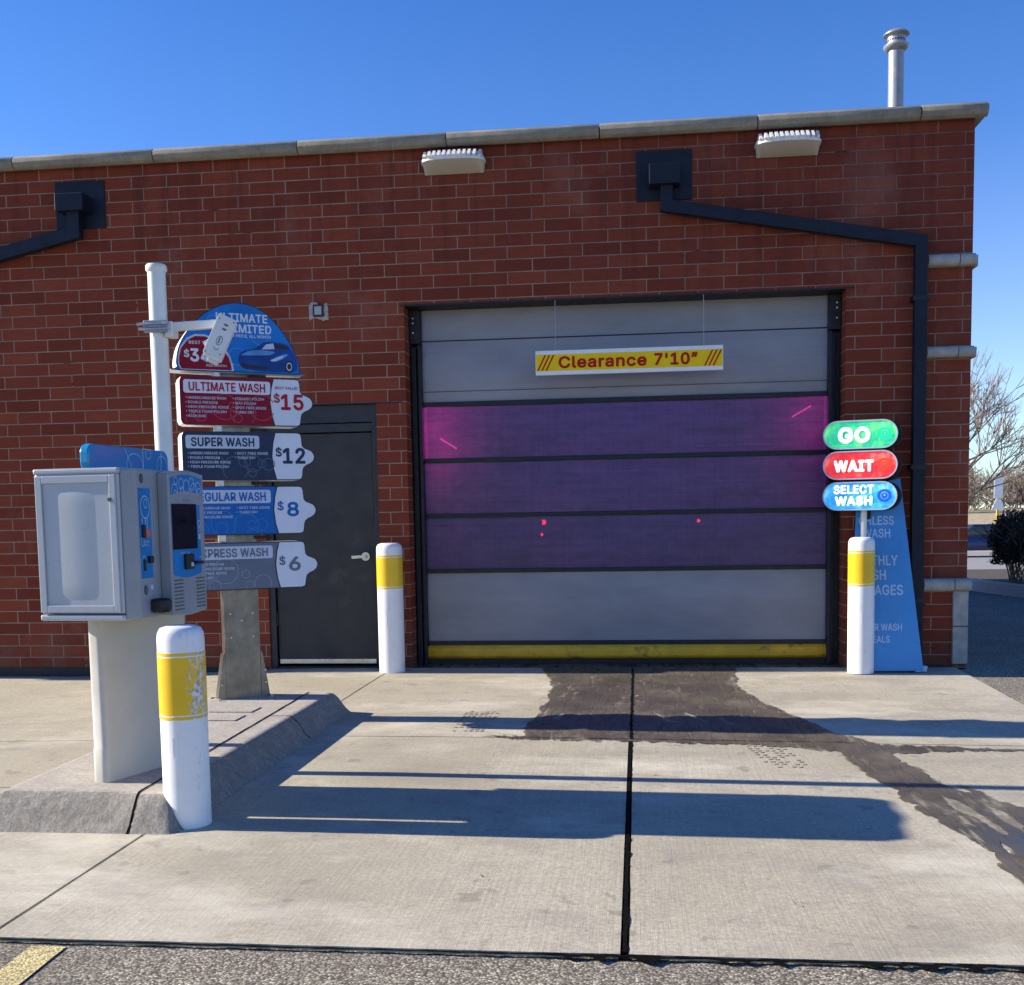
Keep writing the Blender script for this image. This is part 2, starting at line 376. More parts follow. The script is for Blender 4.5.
def rrect(x0, x1, z0, z1, r, n=5):
    p = []
    for cx, cz, a0 in ((x1 - r, z1 - r, 0), (x0 + r, z1 - r, 90), (x0 + r, z0 + r, 180), (x1 - r, z0 + r, 270)):
        for i in range(n + 1):
            a = R(a0 + 90 * i / n); p.append((cx + r * math.cos(a), cz + r * math.sin(a)))
    return p
def smooth_poly(pts, n=5):
    """Catmull-Rom closed curve through pts"""
    out = []; N = len(pts)
    for i in range(N):
        p0, p1, p2, p3 = (Vector(pts[(i + k) % N]) for k in (-1, 0, 1, 2))
        for j in range(n):
            t = j / n
            q = .5 * ((2 * p1) + (p2 - p0) * t + (2 * p0 - 5 * p1 + 4 * p2 - p3) * t * t + (3 * p1 - p0 - 3 * p2 + p3) * t ** 3)
            out.append((q.x, q.y))
    return out
def sheet(bm, pts, y, mi=0, th=.0012):
    prism_y(bm, pts, y - th, y, mi)
def clip_poly(pts, f):
    return pts
def ring(bm, cx, cz, r, w, y, mi=0, rx=1, a0=0, a1=360, th=.0008, zmin=-1e9, zmax=1e9, xmin=-1e9, xmax=1e9):
    n = max(12, int((a1 - a0) / 12))
    for i in range(n):
        t0 = R(a0 + (a1 - a0) * i / n); t1 = R(a0 + (a1 - a0) * (i + 1) / n)
        q = [(cx + rx * rr * math.cos(t), cz + rr * math.sin(t)) for rr, t in ((r, t0), (r + w, t0), (r + w, t1), (r, t1))]
        if any(p[1] < zmin or p[1] > zmax or p[0] < xmin or p[0] > xmax for p in q): continue
        f = bm.faces.new([bm.verts.new((p[0], y - th, p[1])) for p in q]); f.material_index = mi
_tc = {}
try:
    import os
    FONT = bpy.data.fonts.load(os.path.join(bpy.utils.system_resource('DATAFILES'), 'fonts', 'Inter.woff2'))   # ships with Blender
    CAP = .5087
except Exception:
    FONT = None; CAP = .68
def text(bm, s, x, z, y, size=None, width=None, height=None, bold=.02, align='L', mi=0, th=.0012, round_=0, shear=0):
    """flat lettering in the x-z plane facing -y; height = cap height, width = total width"""
    key = (s, bold, round_)
    if key not in _tc:
        cu = bpy.data.curves.new('t', 'FONT'); cu.body = s; cu.size = 1; cu.space_character = 1 + bold * .55
        if FONT: cu.font = FONT
        cu.resolution_u = 3
        o = bpy.data.objects.new('t', cu); col.objects.link(o)
        bpy.context.view_layer.update()
        me = bpy.data.meshes.new_from_object(o.evaluated_get(bpy.context.evaluated_depsgraph_get()))
        vs = [tuple(v.co) for v in me.vertices]; fs = [tuple(p.vertices) for p in me.polygons]
        bpy.data.objects.remove(o); bpy.data.curves.remove(cu); bpy.data.meshes.remove(me)
        _tc[key] = (vs, fs)
    vs, fs = _tc[key]
    xs = [v[0] for v in vs]; ys = [v[1] for v in vs]
    w0 = max(xs) - min(xs); cap = CAP
    sz = height / cap if height else (size or 1)
    sx = (width / w0) if width else sz
    off = {'L': -min(xs), 'R': -max(xs), 'C': -(min(xs) + max(xs)) / 2}[align]
    rb = bold * sz * CAP * .5
    if width: sx = (width - 2 * rb) / w0
    ks = [(0, 0)] + ([(math.cos(R(a)), math.sin(R(a))) for a in range(0, 360, 45)] if rb > .0012 else [(1, 0), (-1, 0), (0, 1), (0, -1)])
    for q, (kx, kz) in enumerate(ks):   # strokes thickened by laying slightly shifted copies over each other
        nv = [bm.verts.new((x + (v[0] + off) * sx + kx * rb, y - th - q * .00004, z + v[1] * sz + kz * rb)) for v in vs]
        for f in fs:
            try: bm.faces.new([nv[i] for i in f]).material_index = mi
            except ValueError: pass

# ------------------------------------------------------------------ camera, sun, sky
cam = bpy.data.cameras.new('camera'); co = bpy.data.objects.new('camera', cam); col.objects.link(co); scene.camera = co
F, PPY, YAW, PIT, ROL = 1108.148, 610.678, .1133035, .0852192, .0172328
cy_, sy_ = math.cos(YAW), math.sin(YAW)
r_ = Vector((cy_, sy_, 0)); f_ = Vector((-sy_, cy_, 0)); u_ = Vector((0, 0, 1))
f2 = f_ * math.cos(PIT) - u_ * math.sin(PIT); u2 = u_ * math.cos(PIT) + f_ * math.sin(PIT)
r3 = r_ * math.cos(ROL) - u2 * math.sin(ROL); u3 = u2 * math.cos(ROL) + r_ * math.sin(ROL)
mw = Matrix((r3, u3, -f2)).transposed().to_4x4(); mw.translation = Vector((0, -9.17156, 1.27105)); co.matrix_world = mw
cam.sensor_width = 36; cam.lens = F / 1024 * 36; cam.shift_y = (PPY - 492.5) / 1024; cam.clip_end = 1000; cam.clip_start = .05

EL = R(26.0)
tr = Vector((math.cos(EL) * math.cos(R(.8)), -math.cos(EL) * math.sin(R(.8)), -math.sin(EL)))
sl = bpy.data.lights.new('sun', 'SUN'); sl.energy = 5.0; sl.angle = R(.5); sl.color = (1, .90, .76)
so = bpy.data.objects.new('sun', sl); col.objects.link(so); so.rotation_euler = tr.to_track_quat('-Z', 'Y').to_euler()
w = bpy.data.worlds.new('World'); scene.world = w; w.use_nodes = True; nt = w.node_tree
sky = nt.nodes.new('ShaderNodeTexSky'); sky.sky_type = 'NISHITA'; sky.sun_disc = False
sky.sun_elevation = EL; sky.sun_rotation = R(-90.8); sky.air_density = 1.0; sky.dust_density = .05; sky.ozone_density = 1.6; sky.altitude = 200
hs = nt.nodes.new('ShaderNodeHueSaturation'); hs.inputs['Saturation'].default_value = 1.32; hs.inputs['Hue'].default_value = .520; hs.inputs['Value'].default_value = 1.16
nt.links.new(sky.outputs[0], hs.inputs['Color'])
mx = nt.nodes.new('ShaderNodeMix'); mx.data_type = 'RGBA'; mx.blend_type = 'MULTIPLY'; mx.inputs[7].default_value = (.62, .80, 1.10, 1)
tcw = nt.nodes.new('ShaderNodeTexCoord'); sw = nt.nodes.new('ShaderNodeSeparateXYZ'); mr = nt.nodes.new('ShaderNodeMapRange')
nt.links.new(tcw.outputs['Generated'], sw.inputs[0]); nt.links.new(sw.outputs[2], mr.inputs[0]); nt.links.new(mr.outputs[0], hs.inputs['Saturation'])
m2 = nt.nodes.new('ShaderNodeMapRange'); nt.links.new(sw.outputs[2], m2.inputs[0]); nt.links.new(m2.outputs[0], mx.inputs[0])
m2.inputs[1].default_value = 0; m2.inputs[2].default_value = .35; m2.inputs[3].default_value = 1; m2.inputs[4].default_value = 0
mr.inputs[1].default_value = -.02; mr.inputs[2].default_value = .30; mr.inputs[3].default_value = .95; mr.inputs[4].default_value = 1.40; nt.links.new(hs.outputs[0], mx.inputs[6]); nt.links.new(mx.outputs[2], nt.nodes['Background'].inputs[0])
nt.nodes['Background'].inputs[1].default_value = .092
vs_ = scene.view_settings; vs_.view_transform = 'Standard'; vs_.look = 'None'; vs_.gamma = 1; vs_.exposure = .93; vs_.use_curve_mapping = False
scene.render.engine = 'CYCLES'

# ------------------------------------------------------------------ ground
def sstep(t): t = max(0, min(1, t)); return t * t * (3 - 2 * t)
def gz(x, y):
    z = 0
    if y < 3:
        z -= .036 * max(0, min(1.3, (x + 1.2) / 3.4)) * math.sin(PI * max(0, min(1, -y / 6.1)))
        z -= .068 * sstep((-2.6 - x) / 2.2) * sstep((y + 4.0) / 2.5) * (1 if y < 1 else (3 - y) / 2)
    if y > 12.4:
        if y < 30: z = -.9 * (y - 12.4) / 17.6
        elif y < 50: z = -.9
        else: z = -.9 + 2.2 * sstep((y - 50) / 45)
    return z
def grid(bm, xs, ys, off=0, mi=0, f=gz):
    V = [[bm.verts.new((x, y, f(x, y) + off)) for x in xs] for y in ys]
    for j in range(len(ys) - 1):
        for i in range(len(xs) - 1): bm.faces.new((V[j][i], V[j][i + 1], V[j + 1][i + 1], V[j + 1][i])).material_index = mi
def lin(a, b, step):
    n = max(1, int(round((b - a) / step))); return [a + (b - a) * i / n for i in range(n + 1)]
M['dead_grass'] = simple('dead_grass', (.40, .33, .20), .95, var=.35, scale=3, bump=.8, bscale=14)
b = BM(); grid(b, [-300, -80] + lin(-20, 40, 4) + [70, 120, 300], [-200, -60, -10] + lin(-6, 12.2, 3.03) + lin(12.4, 96, 2.4) + [140, 300], -.10)
props(obj('ground', b, 'dead_grass', smooth=True), kind='structure')
# parking lot: asphalt round the building and the lane
b = BM(); grid(b, [-40, -20] + lin(-12, 2, 1) + lin(2.1, 7, .35) + [14], [-40, -20, -12] + lin(-8, 4, .25), -.014)
grid(b, [-40, 14], [4, 12.2], -.014)
lot = props(obj('parking_lot', b, 'asphalt', smooth=True), kind='structure')
M['road'] = simple('pale_road', (.27, .26, .25), .9, var=.08, scale=1)
b = BM(); grid(b, [-60, 0, 60, 160], lin(30.5, 48, 3.5), .02); props(obj('road', b, 'road'), kind='structure')
# concrete slabs
def slab(bm, x0, x1, y0, y1, step=.14):
    xs = lin(x0, x1, step); ys = lin(y0, y1, step)
    rows = [[bm.verts.new((x + (.003 * noise.noise((x * 9, y * 9, 3)) if x in (x0, x1) else 0), y + (.004 * noise.noise((x * 8, y * 8, 1)) if y in (y0, y1) else 0), gz(x, y))) for x in xs] for y in ys]
    for j in range(len(ys) - 1):
        for i in range(len(xs) - 1): bm.faces.new((rows[j][i], rows[j][i + 1], rows[j + 1][i + 1], rows[j + 1][i]))
    per = [rows[0][i] for i in range(len(xs))] + [rows[j][-1] for j in range(1, len(ys))] + [rows[-1][i] for i in range(len(xs) - 2, -1, -1)] + [rows[j][0] for j in range(len(ys) - 2, 0, -1)]
    low = [bm.verts.new((v.co.x, v.co.y, v.co.z - .05)) for v in per]; n = len(per)
    for i in range(n): bm.faces.new((per[i], low[i], low[(i + 1) % n], per[(i + 1) % n]))
b = BM()
slab(b, -2.005, -.058, -6.04, -2.906); slab(b, -.032, 2.53, -6.04, -2.906)
slab(b, -2.062, -.052, -2.895, .0); slab(b, -.036, 2.53, -2.895, .0)
slab(b, -6.2, -2.02, -6.04, -4.2); slab(b, -6.2, -2.075, -4.19, -3.06); slab(b, -6.2, -2.075, -3.05, 0)
slab(b, -12, -6.215, -6.04, -3.06, .5); slab(b, -12, -6.215, -3.05, 0, .5)
props(obj('pavement', b, 'concrete', smooth=True, angle=40), kind='structure')
# dark filler in the joints and the ragged tar line along the lot
M['tar'] = simple('joint_tar', (.005, .0045, .004), .95, var=.4, scale=40, bump=.5, spec=.05)
b = BM()
def strip(bm, pts, w, off, jag=.0, seed=0):
    out = []
    for (x0, y0), (x1, y1) in zip(pts, pts[1:]):
        L = math.hypot(x1 - x0, y1 - y0); n = max(1, int(L / .03))
        for i in range(n + (0)):
            t = i / n; out.append((x0 + (x1 - x0) * t, y0 + (y1 - y0) * t))
    out.append(pts[-1]); prev = None
    for k, (x, y) in enumerate(out):
        a = out[max(0, k - 1)]; c = out[min(len(out) - 1, k + 1)]
        d = Vector((c[0] - a[0], c[1] - a[1])).normalized(); nx, ny = -d.y, d.x
        wa = w / 2 + jag * max(0, noise.noise((x * 22 + seed, y * 22, .3))) * 2; wb = w / 2 + jag * max(0, noise.noise((x * 22, y * 22 + seed, 7.3))) * 2
        cur = [bm.verts.new((x + nx * wa, y + ny * wa, gz(x, y) + off)), bm.verts.new((x - nx * wb, y - ny * wb, gz(x, y) + off))]
        if prev: bm.faces.new((prev[0], prev[1], cur[1], cur[0]))
        prev = cur
strip(b, [(-.045, -6.05), (-.044, 0)], .036, -.012); strip(b, [(-2.2, -2.9), (2.53, -2.9)], .03, -.008)
strip(b, [(-2.012, -6.05), (-2.07, -2.0), (-2.07, 0)], .04, -.009); strip(b, [(-6.2, -3.055), (-2.08, -3.055)], .03, -.008); strip(b, [(-6.2, -4.195), (-2.7, -4.195)], .03, -.008)
strip(b, [(-.045, -6.03), (-.047, -4.4), (-.044, -2.9)], .012, .003, .007, 3); strip(b, [(-.044, -2.9), (-.044, -.05)], .011, .0065, .007, 5); strip(b, [(-.9, -2.9), (1.2, -2.902)], .006, .0065, .004, 6)
strip(b, [(-12, -6.046), (2.5, -6.050)], .010, -.003, .006, 9); strip(b, [(-.3, -6.052), (2.5, -6.056)], .006, -.001, .034, 2)
props(obj('joint_sealant', b, 'tar'), kind='structure')
# wet concrete in front of the bay, running away to the right
WET1 = [(-0.80, .0), (-0.759, -0.187), (-0.663, -0.788), (-0.62, -1.616), (-0.648, -1.858), (-0.622, -2.228), (-0.679, -2.435), (-0.668, -2.841), (-0.889, -2.862), (-0.628, -2.956), (-0.037, -2.968), (0.668, -3.003), (1.057, -3.124), (1.108, -3.707), (1.187, -4.021), (1.163, -4.185), (1.207, -4.235), (1.187, -4.37), (1.228, -4.463), (1.26, -4.641), (1.289, -4.806), (1.309, -4.972), (1.271, -5.14), (1.313, -5.343), (1.371, -5.448), (1.73, -4.454), (1.649, -4.265), (1.587, -4.148), (1.555, -3.968), (1.504, -3.834), (1.424, -3.609), (1.362, -3.362), (1.33, -3.141), (1.7, -3.08), (2.2, -3.05), (2.2, -3.035), (1.328, -2.93), (1.133, -2.587), (1.004, -2.165), (0.863, -1.682), (0.773, -1.262), (0.729, -0.889), (0.781, -0.202), (.8, .0)]
HOLES = [[(1.392, -3.544), (1.448, -3.608), (1.499, -3.932), (1.516, -4.026), (1.448, -3.953), (1.404, -3.778)],
 [(1.356, -4.051), (1.409, -4.174), (1.441, -4.421), (1.448, -4.716), (1.418, -4.69), (1.387, -4.471), (1.35, -4.313)],
 [(1.501, -4.222), (1.544, -4.353), (1.549, -4.568), (1.52, -4.656), (1.488, -4.466)],
 [(1.327, -4.395), (1.351, -4.457), (1.351, -4.593), (1.325, -4.55)], [(1.384, -4.801), (1.399, -4.904), (1.381, -4.992), (1.365, -4.931)],
 [(0.075, -1.963), (0.12, -2.072), (0.25, -2.349), (0.18, -2.384)], [(0.27, -2.0), (0.33, -2.1), (0.45, -2.36), (.40, -2.38)], [(0.47, -2.068), (0.50, -2.16), (0.60, -2.411), (.55, -2.42)],
 [(-.73, -1.82), (-.70, -1.70), (-.665, -2.085), (-.686, -2.229)], [(-.50, -2.1), (-.47, -2.1), (-.49, -2.35), (-.53, -2.3)]]
def jag(poly, amp, step=.03, seed=0):
    out = []; N = len(poly)
    for i in range(N):
        a = Vector(poly[i]); c = Vector(poly[(i + 1) % N]); L = (c - a).length; n = max(1, int(L / step))
        for k in range(n):
            p = a.lerp(c, k / n)
            d = Vector((noise.noise((p.x * 9, p.y * 4, seed)) + .6 * noise.noise((p.x * 30, p.y * 14, seed)) + .5 * noise.noise((p.x * 70, p.y * 30, seed)), noise.noise((p.x * 9, p.y * 4, seed + 50)) + .6 * noise.noise((p.x * 30, p.y * 14, seed + 50)) + .9 * noise.noise((p.x * 90, p.y * 12, seed + 50))))
            out.append((p.x + d.x * amp, p.y + d.y * amp * 1.6))
    return out
def inside(p, poly):
    c = False; j = len(poly) - 1
    for i in range(len(poly)):
        if (poly[i][1] > p[1]) != (poly[j][1] > p[1]) and p[0] < (poly[j][0] - poly[i][0]) * (p[1] - poly[i][1]) / (poly[j][1] - poly[i][1]) + poly[i][0]: c = not c
        j = i
    return c
def film(bm, outer, holes, off):
    vs = []; es = []
    for P_ in [outer] + holes:
        s0 = len(vs); vs += [Vector(p) for p in P_]; es += [(s0 + i, s0 + (i + 1) % len(P_)) for i in range(len(P_))]
    xs = [p[0] for p in outer]; ys = [p[1] for p in outer]
    x = min(xs)
    while x < max(xs):
        y = min(ys)
        while y < max(ys):
            if inside((x, y), outer): vs.append(Vector((x, y)))
            y += .12
        x += .12
    r = delaunay_2d_cdt(vs, es, [], 0, 1e-5)
    V = [bm.verts.new((p[0], p[1], gz(p[0], p[1]) + off)) for p in r[0]]
    for f in r[2]:
        c = sum((r[0][i] for i in f), Vector((0, 0))) / len(f)
        if inside(c, outer) and not any(inside(c, h) for h in holes):
            try: bm.faces.new([V[i] for i in f])
            except ValueError: pass
def mat_damp():
    t = NT('damp_concrete'); t.set(Base_Color=(.20, .17, .125), Roughness=.7)
    n_ = t.noise(t.coord((3, 1.1, 1), loc=(2, 8, 0)), 3.2, 8, .8)
    return t.set(Alpha=t.ramp(n_, [(.40, 0), (.62, .75)]))
M['damp_edge'] = mat_damp()
b = BM(); wc_ = [Vector(p) for p in WET1]; grow = []
for i, p in enumerate(wc_):
    d_ = (wc_[(i + 1) % len(wc_)] - wc_[i - 1]).normalized(); q_ = p + Vector((d_.y, -d_.x)) * -.07; grow.append((q_.x, min(q_.y, 0)))
film(b, jag(grow, .05, .03, 21), [], .0022); props(obj('damp_fringe', b, 'damp_edge', smooth=True), kind='structure')
b = BM(); film(b, jag(WET1, .028, .015), [jag(h, .014, .012, 3 + i) for i, h in enumerate(HOLES)], .0035)
wet = obj('water_film', b, 'wet', smooth=True); props(wet, kind='structure')
# damp tyre prints
M['damp'] = simple('damp_tread', (.37, .33, .25), .6, var=.3, scale=20)
b = BM(); rnd = random.Random(3)
def tread(x0, y0, x1, y1, n, m, w):
    for i in range(n):
        for j in range(m):
            if rnd.random() < .3: continue
            t = (i + .5) / n; x = x0 + (x1 - x0) * t + (j - m / 2) * w + rnd.uniform(-.004, .004); y = y0 + (y1 - y0) * t + rnd.uniform(-.01, .01)
            a, c = w * .33, abs(y1 - y0) / n * .28
            q = [(x - a, y - c), (x + a * rnd.uniform(.6, 1.1), y - c * .7), (x + a, y + c), (x - a * .8, y + c * .8)]
            b.faces.new([b.verts.new((p[0], p[1], gz(*p) + .003)) for p in q])
tread(-1.0, -2.05, -.98, -2.75, 13, 7, .034); tread(.70, -3.0, .78, -3.55, 10, 6, .036)
props(obj('tyre_prints', b, 'damp'), kind='structure')
# yellow bay line
def mat_paintline():
    t = NT('yellow_line_paint'); v = t.coord()
    vo = t.node('ShaderNodeTexVoronoi', Scale=130.0); t.link(v, vo.inputs['Vector'])
    c = t.ramp(t.noise(v, 30, 6, .8), [(.36, (.30, .25, .13)), (.5, (.72, .60, .26)), (.7, (.80, .70, .36))])
    c = t.mix(t.ramp(vo.outputs['Distance'], [(.45, 0), (.65, .7)]), c, (.12, .10, .06))
    return t.set(Base_Color=c, Roughness=.8, Normal=t.bump(t.math('SUBTRACT', 1, vo.outputs['Distance']), .4, .004))
M['line'] = mat_paintline()
b = BM(); grid(b, [-1.846, -1.735], lin(-11, -6.075, .3), -.010)
for v in b.verts: v.co.x += (-6.06 - v.co.y) * .03
props(obj('parking_line', b, 'line'), kind='structure')

# raised island with sloping kerb faces
X0, X1, Y0, Y1, H = -2.74, -1.862, -4.95, -2.06, .14
def island_z(x, y):
    dl = (x - X0) / .35; dr = (X1 - x); df = (y - Y0); db = (Y1 - y)
    def pr(d, w): return sstep(d / w) if d > 0 else 0
    # rounded nose at the right front corner
    rr = .09
    if dr < rr and df < rr: d = rr - math.hypot(rr - dr, rr - df); a = min(pr(d, .11), pr(dr, .10), pr(df, .15))
    elif dr < rr and db < rr: d = rr - math.hypot(rr - dr, rr - db); a = pr(d, .14)
    else: a = min(pr(dr, .10 + .05 * sstep((df - .3) / .5)), pr(df, .19 - .05 * sstep((.35 - dr) / .2)), pr(db, .10))
    a = min(a, pr(x - X0, .03))
    return H * a
b = BM(); xs = lin(X0 - .01, X1 + .01, .018); ys = lin(Y0 - .01, Y1 + .01, .018)
def iz(x, y):
    z = island_z(x, y); s = 4 * z / H * (1 - z / H)
    return z - .012 * (z < .002) + s * .012 * noise.noise((x * 30, y * 30, 0)) + .0025 * noise.noise((x * 60, y * 60, 4)) * (s + .2)
grid(b, xs, ys, 0, f=iz)
island = obj('kerbed_island', b, 'kerb', smooth=True); props(island, kind='structure')
b = BM()
def top_strip(pts, w, dz=.004):
    prev = None
    for x, y in pts:
        z = iz(x, y) + dz; cur = [b.verts.new((x - w / 2, y, z)), b.verts.new((x + w / 2, y, z))]
        if prev: b.faces.new((prev[0], prev[1], cur[1], cur[0]))
        prev = cur
top_strip([(-2.085 - .065 * i / 130 + .004 * noise.noise((i * .15, 0, 0)), -4.945 + i * .0215) for i in range(131)], .011, .003)
prev = None
for i in range(60):
    x = -2.13 + i * .0042; y = -3.02 + .01 * noise.noise((i * .2, 3, 0)); z = iz(x, y) + .004
    cur = [b.verts.new((x, y - .004, z)), b.verts.new((x, y + .004, z))]
    if prev: b.faces.new((prev[0], cur[0], cur[1], prev[1]))
    prev = cur
props(obj('island_joint', b, 'tar'), kind='structure')
for k, (x, y) in enumerate(((-2.40, -3.10), (-2.40, -2.83))):
    t = obj('handhole_cover', (lambda q: (box(q, x - .13, x + .13, y - .085, y + .085, .13, .146), q)[1])(BM()), 'kerb', bevel=.002)
    props(t, ['flat rectangular handhole cover in the island, the nearer to the payment kiosk', 'flat rectangular handhole cover in the island, the one at the foot of the menu column'][k], 'cover', 'handhole covers in the island top')

# ------------------------------------------------------------------ building
bld = thing('brick_building', 'red brick car wash building with stone coping, one bay door and a plain side door', 'building')
XR, YB, HT = 2.61, 9.1, 4.262
b = BM(); T = .30
def wallbox(x0, x1, z0, z1): box(b, x0, x1, 0, T, z0, z1)
ZB = -.3
cells_x = [-14, -3.14, -2.155, -1.90, 1.655, XR]
wallbox(-14, -3.14, ZB, 2.235); wallbox(-2.155, -1.90, ZB, 2.235)
wallbox(-14, -1.90, 2.235, 3.025); wallbox(1.655, XR, ZB, 3.025); wallbox(-14, XR, 3.025, HT)
box(b, XR - T, XR, T, YB, ZB, HT); box(b, -14, XR, YB, YB + T, ZB, HT); box(b, -14 - T, -14, 0, YB + T, ZB, HT)
bmesh.ops.remove_doubles(b, verts=b.verts, dist=1e-5)
# drop the interior faces shared by touching boxes so that no two faces coincide
seen = {}
for f in list(b.faces):
    k = tuple(sorted(v.index for v in f.verts)) if False else tuple(sorted((round(v.co.x, 4), round(v.co.y, 4), round(v.co.z, 4)) for v in f.verts))
    seen.setdefault(k, []).append(f)
for k, fs in seen.items():
    if len(fs) > 1: bmesh.ops.delete(b, geom=fs, context='FACES_ONLY')
obj('wall', b, 'brick', bld)
obj('roof', bx(-14, XR - T, T, YB, 3.95, 4.05), 'inside', bld)
# coping: stones with a rounded nose
prof = [(.36, 4.262), (-.03, 4.262), (-.065, 4.245), (-.10, 4.262), (-.118, 4.295), (-.112, 4.33), (-.085, 4.352), (.0, 4.362), (.36, 4.362)]
b = BM(); js = [-14] + [-5.189 - 1.2292 * k for k in range(7, 0, -1)] + [-5.189 + 1.2292 * k for k in range(7)] + [XR + .075]
js = [j for j in js if j <= XR + .08]
for a, c in zip(js, js[1:]): prism_x(b, prof, a + .004, c - .004)
for k in range(7): box(b, XR - .28, XR + .09, .37 + k * 1.2, .37 + (k + 1) * 1.2 - .008, 4.262, 4.362)
obj('coping', b, 'stone', bld, smooth=True, angle=35, bevel=.004)
obj('coping_joint', bx(-14, XR, -.02, .3, 4.266, 4.345), 'tar', bld)
# bullnose stone bands at the corner
for z0, z1 in ((3.145, 3.236), (2.448, 2.532), (.617, .717)):
    b = BM(); zc = (z0 + z1) / 2; h = (z1 - z0) / 2
    pr = [(.02, z0)] + [(-.045 - h * .9 * math.cos(a), zc + h * math.sin(a)) for a in [R(-90 + 18 * i) for i in range(11)]] + [(.02, z1)]
    prism_x(b, pr, 2.262, 2.493); prism_x(b, pr, 2.500, 2.615)
    lathe(b, [(.001, z0), (.03, z0 + .004), (.05, z0 + .02), (.055, zc), (.05, z1 - .02), (.03, z1 - .004), (.001, z1)], 20, (2.588, -.028))
    box(b, 2.60, 2.652, .0, 1.6, z0 + .003, z1 - .003)
    obj('stone_band', b, 'band_stone', bld, smooth=True, angle=40)
obj('corner_stone', (lambda q: (box(q, 2.500, 2.618, -.028, .4, .335, .615), box(q, 2.500, 2.618, -.028, .4, .03, .329), q)[2])(BM()), 'band_stone', bld, bevel=.006)
# steel lintels
obj('lintel', bx(-1.93, 1.72, -.004, .28, 3.012, 3.024), 'black', bld); obj('lintel', bx(-3.2, -1.935, -.004, .1, 2.226, 2.236), 'black', bld)
# dark strips standing in for the shade in the gap under the wall
b = BM(); box(b, -14, -3.16, -.010, .0, -.2, .012); box(b, 1.9, 2.5, -.008, 0, -.1, .02); obj('base_shade_strip', b, 'track', bld)
# service door
sd = bpy.data.objects.new('service_door', None); col.objects.link(sd); sd.parent = bld
b = BM(); box(b, -3.14, -3.085, .02, .16, -.06, 2.225); box(b, -2.205, -2.155, .02, .16, -.06, 2.225); box(b, -3.085, -2.205, .022, .16, 2.00, 2.07); box(b, -3.085, -2.205, .034, .16, 2.078, 2.225)
obj('door_frame', b, 'frame_paint', sd, bevel=.003)
obj('door_leaf', bx(-3.078, -2.212, .052, .10, .03, 1.992), 'door_paint', sd, bevel=.003)
obj('door_sweep', bx(-3.07, -2.22, .040, .052, .035, .075), 'steel', sd, bevel=.002)
obj('threshold', bx(-3.08, -2.21, .03, .15, -.05, .012), 'black', sd)
b = BM(); tube(b, (-2.29, .052, .95), (-2.29, .035, .95), .036, seg=24); tube(b, (-2.29, .036, .95), (-2.29, .0, .95), .014); beam(b, (-2.285, -.002, .952), (-2.40, .0, .946), .016, .024)
obj('door_handle', b, 'steel', sd, smooth=True, angle=40)
for z in (.42, 1.68):
    b = BM(); tube(b, (-3.083, .044, z - .055), (-3.083, .044, z + .055), .009, seg=10); obj('hinge', b, 'track', sd, smooth=True, angle=40)
# bay door
bd = bpy.data.objects.new('bay_door', None); col.objects.link(bd); bd.parent = bld
DX0, DX1, DY = -1.80, 1.552, .25
def curtain(z0, z1, name, m, bulge=.0):
    b = BM(); n = 24; m_ = 8
    xs = lin(DX0, DX1, .1); zs = lin(z0, z1, (z1 - z0) / m_)
    V = [[b.verts.new((x, DY + .004 * noise.noise((x * .9, z * 2.2, 1)) - bulge * math.sin(PI * (z - z0) / (z1 - z0)), z)) for x in xs] for z in zs]
    for j in range(len(zs) - 1):
        for i in range(len(xs) - 1): b.faces.new((V[j][i], V[j][i + 1], V[j + 1][i + 1], V[j + 1][i]))
    return obj(name, b, m, bd, smooth=True)
curtain(2.760, 3.02, 'top_panel', 'panel'); curtain(2.245, 2.752, 'top_panel', 'panel', .01)
curtain(1.770, 2.205, 'mesh_panel', 'mesh_fabric', .006); curtain(1.300, 1.735, 'mesh_panel', 'mesh_fabric', .006); curtain(.825, 1.266, 'mesh_panel', 'mesh_fabric', .006)
curtain(.203, .790, 'lower_panel', 'panel', .012)
for z0, z1, dy in ((2.205, 2.245, .022), (1.735, 1.770, .02), (1.266, 1.300, .018), (.790, .825, .02), (.168, .203, .022)): obj('stiffener_bar', bx(DX0, DX1, DY - dy, DY + .02, z0, z1), 'track', bd, bevel=.003)
b = BM()
box(b, DX0, DX1, DY - .004, DY + .02, 2.751, 2.761)
for z in (2.33, ): box(b, DX0, DX1, DY - .014, DY - .008, z, z + .003)
obj('panel_seam', b, 'track', bd)
b = BM(); pr = [(DY + .02, .055), (DY - .03, .05), (DY - .055, .075), (DY - .055, .14), (DY - .03, .168), (DY + .02, .168)]
prism_x(b, pr, DX0 - .01, DX1 + .01); obj('safety_edge', b, 'hazard_yellow', bd, smooth=True, angle=50, bevel=.008)
obj('bottom_seal', bx(DX0, DX1, DY - .02, DY + .03, .004, .05), 'black', bd)
for x0, x1, s in ((-1.90, -1.80, 1), (1.552, 1.655, -1)):
    b = BM(); box(b, x0, x1, .235, .40, 0, 2.72); box(b, x0 + .012, x1 - .05 if s < 0 else x1 - .045, .19, .235, 0, 2.70); box(b, (x1 - .028) if s > 0 else x0, x1 if s > 0 else x0 + .03, .17, .235, 0, 2.72)
    tk = obj('guide_track', b, 'track', bd, bevel=.004)
    b = BM(); box(b, x0 + .004, x1 - .004, .18, .36, 2.73, 3.01)
    o_ = obj('bracket', b, 'black', bd, bevel=.004)
    b = BM()
    b.free()
    for z in (2.94, 2.90, 2.82):
        b = BM(); tube(b, ((x0 + x1) / 2 - .012 * s, .18, z), ((x0 + x1) / 2 - .012 * s, .172, z), .007, seg=8); obj('bolt', b, 'steel', o_)
